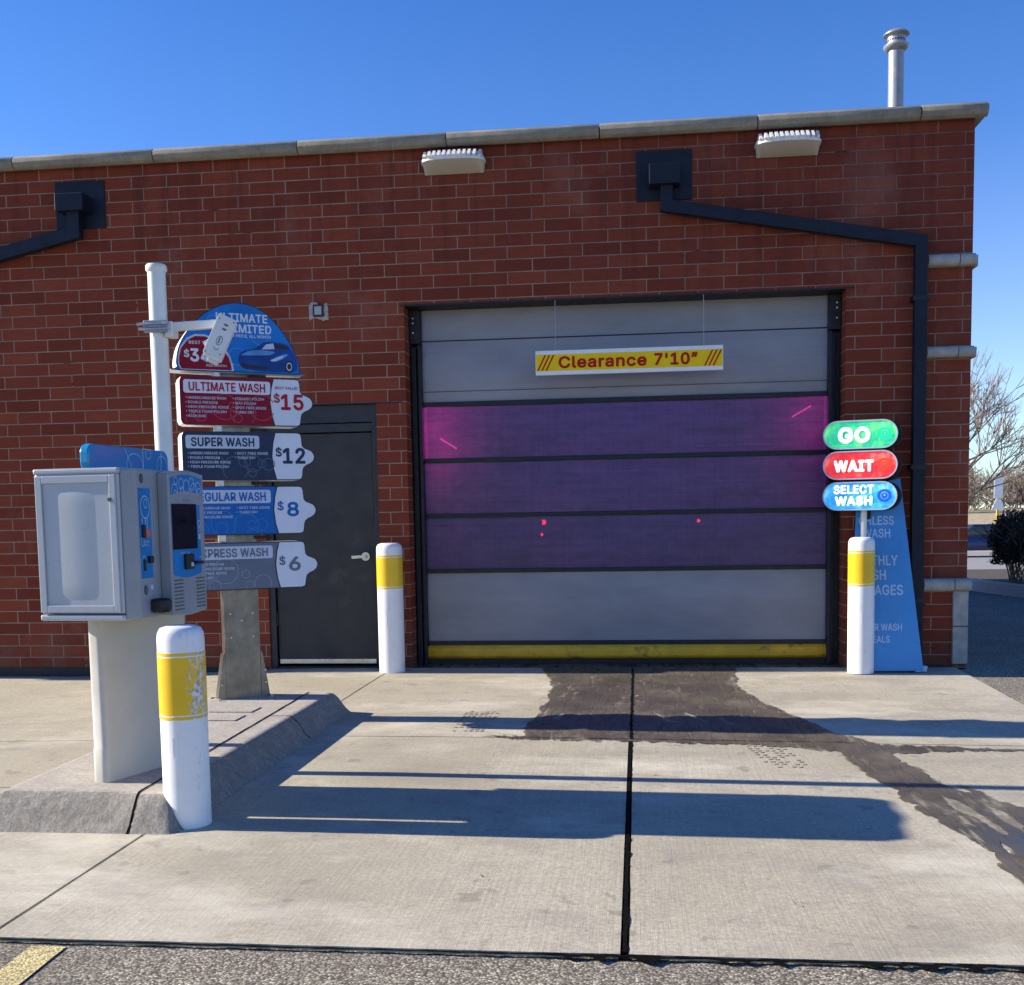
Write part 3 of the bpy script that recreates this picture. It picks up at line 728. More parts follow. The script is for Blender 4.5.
# dark bay behind the door: floor, walls and the coloured wash lights that glow through the mesh
b = BM(); box(b, -2.2, 2.0, 8.6, 8.65, -.05, 3.9); box(b, -2.25, -2.2, .45, 8.6, -.05, 3.9); box(b, 2.0, 2.05, .45, 8.6, -.05, 3.9); box(b, -2.25, 2.05, .45, 8.6, 3.9, 3.94)
obj('bay_lining', b, 'inside', bld)
b = BM(); box(b, -14, XR - .01, .0, YB, -.2, -.004); obj('floor', b, 'inside', bld)
b = BM(); box(b, -1.9, 1.655, -.0, .32, -.003, .003); obj('door_sill', b, 'wet', bld)
def wash_lamp(x0, z0, x1, z1, y, rad, mat, label, group, e=None, c=None):
    b = BM(); tube(b, (x0, y, z0), (x1, y + .03, z1), rad, seg=12)
    t = thing('wash_lamp', label, 'lamp', (0, 0, 0), group=group); obj('tube', b, mat, t, smooth=True, angle=40)
    b = BM(); tube(b, (x1, y + .03, z1), (x1 + (x1 - x0) * .12, y + .035, z1 + (z1 - z0) * .12), rad * 1.4, seg=12); tube(b, (x0, y, z0), (x0 - (x1 - x0) * .12, y - .004, z0 - (z1 - z0) * .12), rad * 1.4, seg=12)
    b2 = (x0 + x1) / 2; tube(b, (b2, y + .015, (z0 + z1) / 2), (b2, y + .3, (z0 + z1) / 2 + .02), rad * .8, seg=8)
    obj('socket', b, 'black', t, smooth=True, angle=40)
wash_lamp(-1.70, 1.955, -1.56, 1.865, .46, .008, 'magenta_lamp', 'magenta lamp glowing through the mesh panel at the left edge of the bay door', 'magenta lamps behind the bay door')
wash_lamp(1.30, 2.06, 1.46, 2.15, .46, .007, 'magenta_lamp', 'magenta lamp glowing through the mesh panel at the right edge of the bay door', 'magenta lamps behind the bay door')
wash_lamp(-.835, 1.213, -.80, 1.212, .47, .020, 'red_lamp', 'brighter red lamp behind the lowest mesh panel, left of the door centre', 'red lamps behind the bay door')
wash_lamp(-.845, 1.105, -.825, 1.105, .47, .013, 'red_lamp', 'small dim red lamp behind the lowest mesh panel, just below the brighter red one', 'red lamps behind the bay door')
wash_lamp(.50, 1.205, .53, 1.203, .47, .013, 'red_lamp', 'red lamp behind the lowest mesh panel of the bay door, right of centre', 'red lamps behind the bay door')
def area(name, loc, size, e, c, rot):
    l = bpy.data.lights.new(name, 'AREA'); l.energy = e; l.color = c; l.size = size[0]; l.shape = 'RECTANGLE'; l.size_y = size[1]
    o = bpy.data.objects.new(name, l); col.objects.link(o); o.location = loc; o.rotation_euler = rot
area('wash_light_violet', (-.1, 2.2, 2.5), (2.6, 1.0), 11, (.36, .13, 1.0), (R(-65), 0, 0))
area('wash_light_pink_left', (-1.88, .62, 2.02), (.4, .5), 2.1, (1, .02, .42), (R(-90), 0, R(0)))
area('wash_light_pink_right', (1.64, .62, 2.12), (.4, .5), 1.7, (1, .02, .42), (R(-90), 0, R(0)))

# ------------------------------------------------------------------ fixtures on the wall
def wall_light(x0, x1, zt, label):
    t = thing('wall_light', label, 'lamp', ((x0 + x1) / 2, 0, zt), group='ribbed lights under the coping')
    hw = (x1 - x0) / 2; n = 16
    def outline(d, hwid):  # plan outline bulging outwards
        return [(-hwid, -.02)] + [(-hwid * math.cos(PI * i / n), -.02 - d * (math.sin(PI * i / n) ** .45)) for i in range(1, n)] + [(hwid, -.02)]
    b = BM(); tp = outline(.11, hw * .90); md = outline(.165, hw); lo = outline(.03, hw * .93)
    rings = [[b.verts.new((p[0], p[1], z)) for p in pl] for pl, z in ((tp, -.002), (md, -.058), (md, -.075))]
    for a, c in zip(rings, rings[1:]):
        for i in range(len(a)): b.faces.new((a[i], a[(i + 1) % len(a)], c[(i + 1) % len(a)], c[i]))
    b.faces.new(rings[0]); b.faces.new(rings[-1][::-1])
    for k in range(12):
        x = -hw * .86 + k * hw * 1.72 / 11
        y0 = .11 * max(.05, 1 - (x / (hw)) ** 4) ** .5
        beam(b, (x, -.03, .004), (x, -.03 - y0 * .95, .001), .022, .018); beam(b, (x, -.02 - y0, .0), (x, -.03 - y0 - .045, -.05), .022, .018)
    obj('housing', b, 'light_housing', t, smooth=True, angle=30)
    b = BM(); md2 = [(p[0] * .97, p[1] * .97) for p in md]; r0 = [b.verts.new((p[0], p[1], -.075)) for p in md2]; r1 = [b.verts.new((p[0], min(-.0, p[1] * .35), -.145)) for p in lo]
    for i in range(len(r0)): b.faces.new((r0[i], r0[(i + 1) % len(r0)], r1[(i + 1) % len(r0)], r1[i]))
    b.faces.new(r1[::-1]); b.faces.new(r0); obj('lens', b, 'cream', t, smooth=True, angle=30)
    obj('back_plate', bx(-hw * .5, hw * .5, -.025, 0, -.12, -.01), 'track', t)
wall_light(-1.712, -1.190, 4.190, 'white ribbed wall light under the coping, above the left end of the bay door')
wall_light(.940, 1.445, 4.190, 'white ribbed wall light under the coping near the right corner of the building')

def downspout(label, px0, mirror):
    t = thing('downspout', label, 'drainpipe', (px0, 0, 3.95), group='navy downspouts on the brick wall')
    s = -1 if mirror else 1
    obj('wall_plate', bx(-.22, .22, -.012, 0, -.195, .195), 'navy_metal', t, bevel=.004)
    for x in (-.18, .18):
        for z in (-.16, .16): b = BM(); tube(b, (x, -.012, z), (x, -.017, z), .007, seg=8); obj('screw', b, 'navy_metal', t)
    return t
def head_and_pipe(t, hx0, hx1, hz0, hz1, pts, w, d, px0):
    b = BM(); box(b, hx0 - px0, hx1 - px0, -.17, -.012, hz0 - 3.95, hz1 - 3.95); obj('scupper_box', b, 'navy_metal', t, bevel=.004)
    b = BM()
    P_ = [Vector((x - px0, -.085, z - 3.95)) for x, z in pts]
    # mitred rectangular pipe
    rings = []
    for i, p in enumerate(P_):
        d0 = (P_[i] - P_[i - 1]).normalized() if i else (P_[1] - P_[0]).normalized()
        d1 = (P_[i + 1] - P_[i]).normalized() if i < len(P_) - 1 else d0
        tn = (d0 + d1).normalized(); nrm = Vector((tn.z, 0, -tn.x)); k = 1 / max(.5, nrm.dot(Vector((d0.z, 0, -d0.x))))
        rings.append([b.verts.new(p + nrm * sx * w / 2 * k + Vector((0, sy * d / 2, 0))) for sx, sy in ((-1, -1), (1, -1), (1, 1), (-1, 1))])
    for a, c in zip(rings, rings[1:]):
        for i in range(4): b.faces.new((a[i], a[(i + 1) % 4], c[(i + 1) % 4], c[i]))
    b.faces.new(rings[0]); b.faces.new(rings[-1][::-1])
    obj('pipe', b, 'navy_metal', t, bevel=.005)
    return P_
t = downspout('navy downspout sloping down to the right past the corner of the bay door', .235, False)
head_and_pipe(t, .115, .355, 3.845, 4.0, [(.250, 3.86), (.250, 3.69), (2.20, 3.335), (2.20, .10)], .095, .075, .235)
for z in (2.9, 1.6, .55): obj('strap', bx(2.20 - .235 - .062, 2.20 - .235 + .062, -.128, 0, z - 3.95 - .018, z - 3.95 + .018), 'track', t)
t = downspout('navy downspout whose pipe slopes away to the left edge of the photo', -4.655, True)
head_and_pipe(t, -4.80, -4.555, 3.87, 4.01, [(-4.672, 3.88), (-4.672, 3.70), (-6.9, 3.215), (-6.9, -.02)], .105, .075, -4.655)
# patched electrical box
t = thing('junction_box', 'small weathered electrical box patched into the brick above the menu sign', 'electrical box', (-2.62, 0, 3.0))
M['mortar_smear'] = simple('mortar_smear', (.40, .34, .31), .9, var=.3, scale=30, bump=.6)
b = BM(); sheetpts = jag([(-.085, -.07), (.085, -.075), (.08, .03), (.07, .068), (-.08, .06)], .012, .02, 2); prism_y(b, sheetpts, -.004, .001); obj('mortar_patch', b, 'mortar_smear', t)
b = BM(); box(b, -.045, .045, -.022, -.004, -.05, .05); obj('box', b, 'frame_paint', t, bevel=.003)
b = BM(); box(b, -.03, .03, -.026, -.022, -.034, .034); obj('cover_plate', b, 'wire', t, bevel=.002)
# vent pipe on the roof
t = thing('vent_pipe', 'silver metal flue with a double-ring cap on the roof behind the coping', 'flue', (2.345, 1.5, 4.05))
b = BM(); lathe(b, [(.067, -.05), (.067, 1.33)], 32); obj('pipe', b, 'galv', t, smooth=True, angle=40)
b = BM(); lathe(b, [(.069, 1.315), (.098, 1.335), (.112, 1.355), (.112, 1.362), (.09, 1.375), (.078, 1.38), (.078, 1.44), (.09, 1.445), (.113, 1.455), (.113, 1.463), (.085, 1.487), (.03, 1.50), (.001, 1.502)], 40); obj('cap', b, 'galv', t, smooth=True, angle=40)
b = BM()
for i in range(20):
    a = 2 * PI * i / 20; tube(b, (.0785 * math.cos(a), .0785 * math.sin(a), 1.405), (.0795 * math.cos(a), .0795 * math.sin(a), 1.405), .008, seg=8)
obj('vent_slot', b, 'black', t)
b = BM(); lathe(b, [(.12, -.05), (.12, -.04), (.065, .02), (.06, .03)], 32); obj('flashing', b, 'galv', t, smooth=True, angle=40)

# clearance sign
t = thing('clearance_sign', 'yellow and white clearance bar hanging on thin wires across the bay door', 'sign', (-.058, -.04, 2.505))
obj('board', bx(-.752, .752, -.012, .012, -.098, .098), 'white', t, bevel=.003)
b = BM(); sheet(b, [(-.748, -.066), (.748, -.066), (.748, .066), (-.748, .066)], -.0125); obj('yellow_field', b, 'sign_yellow', t)
b = BM(); text(b, 'Clearance', -.560, -.042, -.0145, width=.71, height=.086, bold=.11); obj('lettering', b, 'sign_red', t); b = BM(); text(b, "7'10\u201d", .210, -.042, -.0145, width=.345, height=.086, bold=.11)
obj('lettering', b, 'sign_red', t)
for s in (-1, 1):
    b = BM()
    for k in range(3):
        x = (-.74 + k * .034) if s < 0 else (.60 + k * .034)
        prism_y(b, [(x, -.062), (x + .013, -.062), (x + .075, .062), (x + .062, .062)], -.0155, -.0142)
    obj('stripe_mark', b, 'sign_red', t)
for x in (-.59, .60):
    b = BM(); tube(b, (x, 0, .09), (x, .03, .505), .0028, seg=6); obj('hanging_wire', b, 'wire', t)

# ------------------------------------------------------------------ bollards
def bollard(label, x, y, z0, zt, r, zb0, zb1, scuff, gi):
    t = thing('bollard', label, 'bollard', (x, y, z0), group='white bollards with yellow bands')
    h = zt - z0; b = BM()
    lathe(b, [(r, 0), (r, h - .055), (r * .97, h - .03), (r * .86, h - .010), (r * .6, h - .001), (.001, h)], 48)
    obj('sleeve', b, 'sleeve%d' % scuff, t, smooth=True, angle=60)
    b = BM(); a, c = zb0 - z0, zb1 - z0; w = .012; g = .007
    for p, q in ((a, a + w), (a + w + g, c - w - g), (c - w, c)): lathe(b, [(r + .0003, p - .0005), (r + .0016, p), (r + .0016, q), (r + .0003, q + .0005)], 48)
    obj('reflective_band', b, 'yellow%d' % scuff, t, smooth=True, angle=40)
    b = BM(); prism_y(b, rrect(-.012, .012, h * .36, h * .46, .004, 3), -r - .0012, -r + .004)
    obj('moulded_mark', b, 'sleeve%d' % scuff, t)
bollard('scuffed white bollard with scraped yellow band standing in the nose of the kerb', -1.893, -4.765, 0, .842, .096, .458, .734, 1, 0)
bollard('clean white bollard with yellow band between the side door and the bay door', -2.028, -.21, 0, 1.068, .107, .695, .968, 0, 0)
bollard('clean white bollard with yellow band in front of the blue banner board', 1.735, -.29, 0, 1.062, .100, .685, .958, 0, 0)

# ------------------------------------------------------------------ menu sign
TH = R(31)
ms = thing('menu_sign', 'stainless column carrying five price boards, blue dome board on top', 'sign', (-2.505, -2.385, -.018), TH)
# local frame: x along the boards, -y faces the customers; the boards' front plane lies at y=-.08
b = BM(); box(b, -.112, .112, 0, .10, .14, 2.30); obj('column', b, 'stainless', ms, bevel=.006)
b = BM(); box(b, -.19, .19, -.07, .17, .135, .152); obj('base_plate', b, 'steel', ms, bevel=.003)
b = BM()
b.free()
for s in (-1, 1):
    b = BM()
    for y in (.0, ):
        prism_y(b, [(s * .112, .152), (s * .165, .152), (s * .160, .20), (s * .125, .44), (s * .112, .46)], y, y + .010)
        prism_y(b, [(s * .100, .152), (s * .165, .152), (s * .160, .20), (s * .125, .44), (s * .100, .46)], y + .009, y + .09)
    obj('gusset', b, 'stainless', ms)
def bolt(parent, p, q, r, name='bolt', m='steel'):
    b = BM(); tube(b, p, q, r, seg=8); return obj(name, b, m, parent)
for x, z in ((-.07, .70), (.07, .70), (0, .655), (-.07, .55), (.07, .55)): bolt(ms, (x, -.004, z), (x, .001, z), .006)
for x in (-.14, .14):
    for z in (.25, .33): bolt(ms, (x, -.005, z), (x, .002, z), .006)
for x in (-.165, .165): bolt(ms, (x, -.045, .15), (x, -.045, .175), .010)
for z in (2.187, 1.857, 1.525, 1.183):
    obj('mounting_bracket', bx(-.120, -.088, -.055, .05, z - .022, z + .022), 'white', ms)
    obj('mounting_bracket', bx(.10, .2, -.04, -.02, z - .010, z + .010), 'track', ms)
FY = -.08
def tab_outline(x0, h):
    left = [(x0 + .03, -h), (x0 + .010, -h + .008), (x0, -h + .032), (x0, h - .032), (x0 + .010, h - .008), (x0 + .03, h)]
    right = [(.375, h), (.398, h - .006), (.405, h - .028), (.409, .070), (.420, .056), (.445, .046), (.470, .034), (.484, .012), (.486, -.008), (.478, -.030), (.458, -.047), (.432, -.058), (.415, -.072), (.409, -.09), (.405, -h + .028), (.398, -h + .006), (.375, -h)]
    return left + right
def inset(poly, d):
    out = []; N = len(poly)
    for i in range(N):
        a, p, c = Vector(poly[i - 1]), Vector(poly[i]), Vector(poly[(i + 1) % N])
        n1 = Vector(((p - a).y, -(p - a).x)).normalized(); n2 = Vector(((c - p).y, -(c - p).x)).normalized()
        n = (n1 + n2).normalized(); k = d / max(.5, n.dot(n1)); q = p - n * k * 1; out.append((q.x, q.y))
    return out
def area2(p): return sum(p[i - 1][0] * p[i][1] - p[i][0] * p[i - 1][1] for i in range(len(p)))
def inset_in(poly, d):
    q = inset(poly, d)
    return q if abs(area2(q)) < abs(area2(poly)) else inset(poly, -d)
def rings_on(b, seedn, x0, x1, h, y, mi, n=7):
    rn = random.Random(seedn)
    for k in range(n):
        r = rn.choice((.022, .035, .05, .075)); ring(b, rn.uniform(x0, x1), rn.uniform(-h * 1.1, -h * .1), r, .005, y, mi, zmin=-h + .008, zmax=h - .008, xmin=x0, xmax=x1)
def price_board(zc, h, name, ink, ringm, title, tw, price, tint, col1, col2, best=False, seedn=0):
    p = bpy.data.objects.new('price_board', None); col.objects.link(p); p.parent = ms; p.location = (0, FY, zc)
    p['label'] = name
    out = tab_outline(-.335, h)
    b = BM(); prism_y(b, out, 0, .155, 0, 1); obj('cabinet', b, ['white', 'ink_dark'], p, bevel=0)
    b = BM(); face = inset_in(out, .006)
    lf = [q for q in face if q[0] < 0]; lf = [(-.329, -h + .032), (-.329, h - .032), (-.322, h - .012), (-.305, h - .006)]
    body = [(-.305, -h + .006), (-.322, -h + .012)] + lf + [(.232, h - .006), (.216, h * .55), (.207, 0), (.216, -h * .55), (.232, -h + .006)]
    sheet(b, body, -.001); obj('printed_face', b, ink, p)
    b = BM(); tab = [q for q in face if q[0] > .3]
    tabp = [(.240, -h + .006), (.224, -h * .55), (.215, 0), (.224, h * .55), (.240, h - .006)] + tab
    sheet(b, tabp, -.001); obj('price_tab', b, 'ink_white', p)
    b = BM(); rings_on(b, seedn, -.32, .235, h, -.0024, 0); obj('bubble_print', b, ringm, p)
    x1 = -.29 + tw + .03
    b = BM(); sheet(b, rrect(-.313, x1, h * .30, h * .84, .014, 4), -.0028, th=.0008); obj('title_plate', b, 'ink_pale' if not best else 'ink_white', p)
    b = BM(); text(b, title, (-.313 + x1) / 2, h * .40, -.0042, width=tw - .01, height=h * .335, bold=.075, align='C')
    obj('title_lettering', b, tint, p); b = BM()
    pr = price
    text(b, '$', .236, .0, -.0030, height=.050, width=.040, bold=.06)
    if len(pr) == 2: text(b, pr, .284, -.042, -.0030, height=.090, width=.145, bold=.10)
    else: text(b, pr, .300, -.036, -.0030, height=.082, width=.076, bold=.10)
    if best: text(b, 'BEST VALUE!', .245, h * .55, -.0030, width=.145, height=.016, bold=.05)
    obj('price_lettering', b, tint, p)
    for cx, lines in ((-.302, col1), (-.018, col2)):
        if not lines: continue
        b = BM()
        for k, s in enumerate(lines):
            z = h * .30 - .036 - k * .0275; box(b, cx, cx + .005, -.0036, -.0028, z + .006, z + .011)
            text(b, s, cx + .013, z, -.0030, width=len(s) * .0128, height=.0150, bold=.05)
        obj('bullet_list', b, 'ink_pale', p)
UC, DP, HP, TF, RB = 'UNDERCARRIAGE WASH', 'DOUBLE PRESOAK', 'HIGH PRESSURE RINSE', 'TRIPLE FOAM POLISH', 'RAIN BAR'
CP, WP, SF, TD = 'CERAMIC POLISH', 'WAX POLISH', 'SPOT FREE RINSE', 'TURBO DRY'
price_board(2.026, .149, 'maroon price board reading ULTIMATE WASH $15', 'ink_maroon', 'ring_maroon', 'ULTIMATE WASH', .475, '15', 'ink_red', [UC, DP, HP, TF, RB], [CP, WP, SF, TD], True, 11)
price_board(1.690, .150, 'navy price board reading SUPER WASH $12', 'ink_navy', 'ring_navy', 'SUPER WASH', .395, '12', 'ink_navy', [UC, DP, HP, TF], [SF, TD], False, 5)
price_board(1.352, .152, 'bright blue price board reading REGULAR WASH $8', 'ink_blue2', 'ring_royal', 'REGULAR WASH', .455, '8', 'ink_blue2', [UC, DP, HP], [SF, TD], False, 8)
price_board(1.005, .149, 'grey price board reading EXPRESS WASH $6', 'ink_grey', 'ring_grey', 'EXPRESS WASH', .455, '6', 'ink_grey', [DP, HP, SF, TD], [], False, 14)
# dome board
dm = bpy.data.objects.new('dome_board', None); col.objects.link(dm); dm.parent = ms; dm.location = (0, FY, 0); dm['label'] = 'blue half-round board with a blue sports car and a maroon price patch'
dome = [(-.33, 2.203), (-.345, 2.225), (-.348, 2.27), (-.325, 2.36), (-.27, 2.45), (-.19, 2.54), (-.08, 2.605), (.03, 2.628), (.12, 2.615), (.20, 2.575), (.28, 2.50), (.35, 2.40), (.395, 2.30), (.41, 2.235), (.402, 2.208), (.385, 2.203)]
dome = smooth_poly(dome, 4)
b = BM(); prism_y(b, dome, 0, .155, 0, 1); obj('cabinet', b, ['white', 'ink_dark'], dm)
b = BM(); sheet(b, inset_in(dome, .006), -.001); obj('printed_face', b, 'ink_blue', dm)
b = BM(); sheet(b, [(-.322, 2.21), (-.336, 2.235), (-.338, 2.28), (-.322, 2.345), (-.28, 2.40), (-.23, 2.425), (-.17, 2.425), (-.11, 2.40), (-.06, 2.355), (-.025, 2.30), (-.008, 2.245), (-.005, 2.21)], -.0022, th=.0008); obj('patch_border', b, 'ink_pale', dm)
b = BM(); sheet(b, [(-.318, 2.214), (-.330, 2.24), (-.331, 2.28), (-.316, 2.338), (-.276, 2.388), (-.23, 2.412), (-.172, 2.412), (-.116, 2.388), (-.07, 2.345), (-.037, 2.295), (-.021, 2.245), (-.018, 2.214)], -.0032, th=.0008); obj('price_patch', b, 'ink_maroon', dm)
b = BM(); text(b, 'ULTIMATE', .055, 2.512, -.0022, width=.315, height=.048, bold=.08, align='C'); text(b, 'UNLIMITED', .055, 2.447, -.0022, width=.36, height=.048, bold=.08, align='C')
text(b, 'ONE LOW PRICE, ALL MONTH', .065, 2.418, -.0022, width=.33, height=.017, bold=.05, align='C')
obj('title_lettering', b, 'ink_white', dm); b = BM(); text(b, 'BEST VALUE', -.185, 2.365, -.0042, width=.17, height=.018, bold=.05, align='C'); text(b, '$', -.30, 2.285, -.0042, height=.04, width=.032, bold=.08)
text(b, '34', -.262, 2.262, -.0042, height=.072, width=.12, bold=.1); text(b, '99', -.13, 2.30, -.0042, height=.03, width=.045, bold=.03); text(b, 'PER MONTH', -.17, 2.232, -.0042, width=.12, height=.014, bold=.01)
obj('price_lettering', b, 'ink_white', dm)
b = BM()
for x, z, r in ((.16, 2.43, .05), (-.12, 2.5, .04), (.02, 2.30, .05), (.10, 2.25, .03)): ring(b, x, z, r, .004, -.0022, zmax=2.56, zmin=2.212)
obj('bubble_print', b, 'ring_blue', dm)
cy0 = -.0026
b = BM(); sheet(b, smooth_poly([(.030, 2.262), (.028, 2.30), (.055, 2.335), (.12, 2.35), (.185, 2.392), (.25, 2.397), (.33, 2.385), (.362, 2.345), (.385, 2.30), (.392, 2.25), (.375, 2.222), (.29, 2.214), (.15, 2.216), (.06, 2.228)], 4), cy0, th=.0008); obj('car_print', b, 'car_blue', dm)
b = BM(); sheet(b, smooth_poly([(.045, 2.31), (.09, 2.336), (.16, 2.345), (.25, 2.338), (.22, 2.318), (.13, 2.312)], 4), cy0 - .001, th=.0006); sheet(b, smooth_poly([(.24, 2.275), (.29, 2.29), (.335, 2.325), (.30, 2.322), (.25, 2.30)], 3), cy0 - .001, th=.0006); obj('car_highlight', b, 'car_light', dm)
b = BM(); sheet(b, [(.17, 2.35), (.20, 2.383), (.245, 2.39), (.25, 2.355)], cy0 - .001, th=.0006); sheet(b, smooth_poly([(.225, 2.287), (.30, 2.316), (.296, 2.300), (.245, 2.280)], 3), cy0 - .002, th=.0006); ring(b, .340, 2.250, .018, .008, cy0 - .002, rx=.7)
obj('car_glass', b, 'ink_pale', dm)
b = BM(); sheet(b, [(.255, 2.355), (.25, 2.39), (.325, 2.378), (.345, 2.355)], cy0 - .001, th=.0006); sheet(b, [(.045, 2.238), (.04, 2.265), (.10, 2.252), (.20, 2.245), (.20, 2.228), (.08, 2.228)], cy0 - .001, th=.0006)
ring(b, .340, 2.250, .0, .018, cy0 - .0012, rx=.7); ring(b, .340, 2.250, .026, .012, cy0 - .0015, rx=.7); obj('car_shadow', b, 'ink_dark', dm)

# ------------------------------------------------------------------ payment kiosk
MT = R(85)
U = Vector((math.cos(MT), math.sin(MT), 0)); Nn = Vector((math.sin(MT), -math.cos(MT), 0))
# local frame: x = u along the face, -y = out of the face towards the lane, origin below the near front corner
km = thing('payment_kiosk', 'grey drive-up payment kiosk with touch screen on a cream pedestal', 'kiosk', (-2.075, -4.78, 0), MT)
ZB0, ZT0 = .862, 1.500
b = BM(); box(b, 0.0, .68, .055, .44, ZB0 + .03, ZT0 - .022); obj('cabinet', b, 'cab', km, bevel=.008)
b = BM(); box(b, -.006, .69, .050, .444, ZT0 - .024, ZT0); obj('cabinet_cap', b, 'cab', km, bevel=.008); b = BM(); box(b, -.006, .685, .052, .442, ZB0, ZB0 + .026); obj('cabinet_sill', b, 'cab', km, bevel=.008)
# side panel with a raised rim and a bowed pressed centre
b = BM(); x = -.008
box(b, x, .0, .065, .095, ZB0 + .035, ZT0 - .03); box(b, x, .0, .405, .436, ZB0 + .035, ZT0 - .03); box(b, x, .0, .095, .405, ZB0 + .035, ZB0 + .065); box(b, x, .0, .095, .405, ZT0 - .062, ZT0 - .03)
obj('side_frame', b, 'cab', km, bevel=.003)
b = BM(); n = 22; zs = lin(ZB0 + .075, ZT0 - .072, .04)
V = [[b.verts.new((.002 - .008 * (1 - math.exp(-max(0, .96 - tt) / .22)) * sstep(tt / .6) * sstep(min(1, (z - ZB0 - .07) / .05)) * sstep(min(1, (ZT0 - .068 - z) / .05)), .105 + .29 * tt, z)) for tt in [i / n for i in range(n + 1)]] for z in zs]
for j in range(len(zs) - 1):
    for i in range(n): b.faces.new((V[j][i], V[j][i + 1], V[j + 1][i + 1], V[j + 1][i]))
obj('side_panel', b, 'cab', km, smooth=True)
obj('panel_lock', bx(-.014, -.006, .085, .098, 1.36, 1.375), 'cab_dark', km)
b = BM(); box(b, .05, .60, .442, .462, 1.04, 1.44); obj('rear_door', b, 'cab', km, bevel=.004)
# faceplate with chamfered edge
b = BM(); prism_z(b, [(.012, .055), (.012, .045), (.040, .0), (.515, .0), (.535, .03), (.535, .055)], ZB0 + .005, ZT0 - .006); obj('faceplate', b, 'cab_side', km, bevel=.005)
b = BM(); box(b, .058, .150, -.0025, .0005, 1.035, 1.415); obj('blue_sticker', b, 'sticker_blue', km)
b = BM(); ring(b, .104, 1.335, .045, .004, -.0022, rx=.75); ring(b, .108, 1.35, .017, .003, -.0022, rx=.7); ring(b, .080, 1.10, .028, .003, -.0022, rx=.5); ring(b, .075, 1.19, .018, .003, -.0022, rx=.6)
for x in (.075, .100, .115): box(b, x, x + .003, -.0034, -.0025, 1.235, 1.288)
text(b, 'INSERT', .104, 1.185, -.0022, width=.05, height=.009, align='C'); text(b, 'BILLS', .104, 1.172, -.0022, width=.04, height=.009, align='C'); obj('sticker_print', b, 'ink_pale', km)
obj('slot', bx(.070, .090, -.012, -.002, 1.205, 1.262), 'black', km, bevel=.002); obj('slot', bx(.072, .086, -.010, -.002, 1.068, 1.115), 'black', km, bevel=.002); b = BM(); box(b, .108, .135, -.018, -.002, 1.098, 1.128); obj('slot', b, 'black', km, bevel=.002)
b = BM(); box(b, .100, .135, -.006, -.002, 1.205, 1.245); obj('red_decal', b, simple('decal_red', (.5, .12, .12), .4, var=.4, scale=60), km)
for z in (1.455, .985): b = BM(); prism_y(b, [(.085 + .011 * math.cos(R(a)), z + .020 * math.sin(R(a))) for a in range(0, 360, 30)], -.006, .001); obj('key_lock', b, 'cab_dark', km)
b = BM(); box(b, .125, .145, -.003, .0, .985, 1.005); obj('small_plate', b, 'ink_pale', km)
# coin cup
b = BM(); prism_z(b, [(.115, .0), (.122, -.045), (.145, -.07), (.175, -.07), (.195, -.045), (.20, .0)], .885, .945); obj('receipt_cup', b, 'black', km, smooth=True, angle=50, bevel=.012)
# screen module
def modp(u0, u1, d, z0, z1, seg=10):
    return None
sm = bpy.data.objects.new('screen_module', None); col.objects.link(sm); sm.parent = km; sm.scale = (.86, 1, 1); sm.location = (.215 * .14, 0, 0)
SX0, SX1, SD = .215, .585, -.052
b = BM(); zt = 1.482; zb = .868
prism_y(b, [(SX0, zb + .01)] + [(SX0 + (SX1 - SX0) * i / 10, zb - .012 * math.sin(PI * i / 10)) for i in range(11)] + [(SX1, zb + .01), (SX1, zt)] + [(SX1 - (SX1 - SX0) * i / 10, zt + .016 * math.sin(PI * i / 10)) for i in range(11)], SD, .0)
obj('housing', b, 'cab_side', sm, bevel=.006)
def arc(x0, x1, z, s, n=10): return [(x0 + (x1 - x0) * i / n, z + s * math.sin(PI * i / n)) for i in range(n + 1)]
b = BM(); sheet(b, arc(SX0 + .022, SX1 - .02, 1.388, .018) + arc(SX1 - .02, SX0 + .022, 1.462, .016), SD - .0005); obj('blue_header', b, 'sticker_blue', sm)
b = BM()
for x, z, r in ((.275, 1.405, .028), (.283, 1.392, .014), (.345, 1.437, .022), (.352, 1.405, .017), (.400, 1.425, .029), (.455, 1.437, .026), (.478, 1.41, .03), (.525, 1.42, .026), (.535, 1.40, .018), (.29, 1.45, .015)): ring(b, x, z, r, .0035, SD - .0018, zmin=1.388, zmax=1.474)
obj('bubble_print', b, 'ink_pale', sm)
b = BM(); sheet(b, [(SX0 + .022, 1.064)] + arc(SX0 + .022, SX1 - .05, 1.040, -.016) + [(SX1 - .05, 1.345), (SX0 + .022, 1.345)], SD - .0005); obj('blue_surround', b, 'sticker_blue', sm)
b = BM(); sheet(b, [(SX0 + .022, 1.150), (SX1 - .09, 1.150), (SX1 - .09, 1.349), (SX0 + .022, 1.349)], SD - .0019, th=.002); obj('screen', b, 'screen', sm)
b = BM(); ring(b, .522, 1.262, .012, .004, SD - .0018); ring(b, .520, 1.235, .008, .003, SD - .0018); box(b, .515, .530, SD - .003, SD - .0015, 1.19, 1.215)
text(b, 'INSERT CARD', .36, 1.128, SD - .0018, width=.10, height=.010, align='C'); text(b, 'HERE', .52, 1.105, SD - .0018, width=.03, height=.008, align='C'); obj('print_marks', b, 'ink_pale', sm)
b = BM(); box(b, .345, .430, SD - .016, SD - .001, 1.06, 1.128); obj('card_reader', b, 'black', sm, bevel=.004)
b = BM(); box(b, .415, .500, SD - .034, SD - .001, 1.080, 1.094); obj('card_slot_lip', b, 'black', sm, bevel=.004)
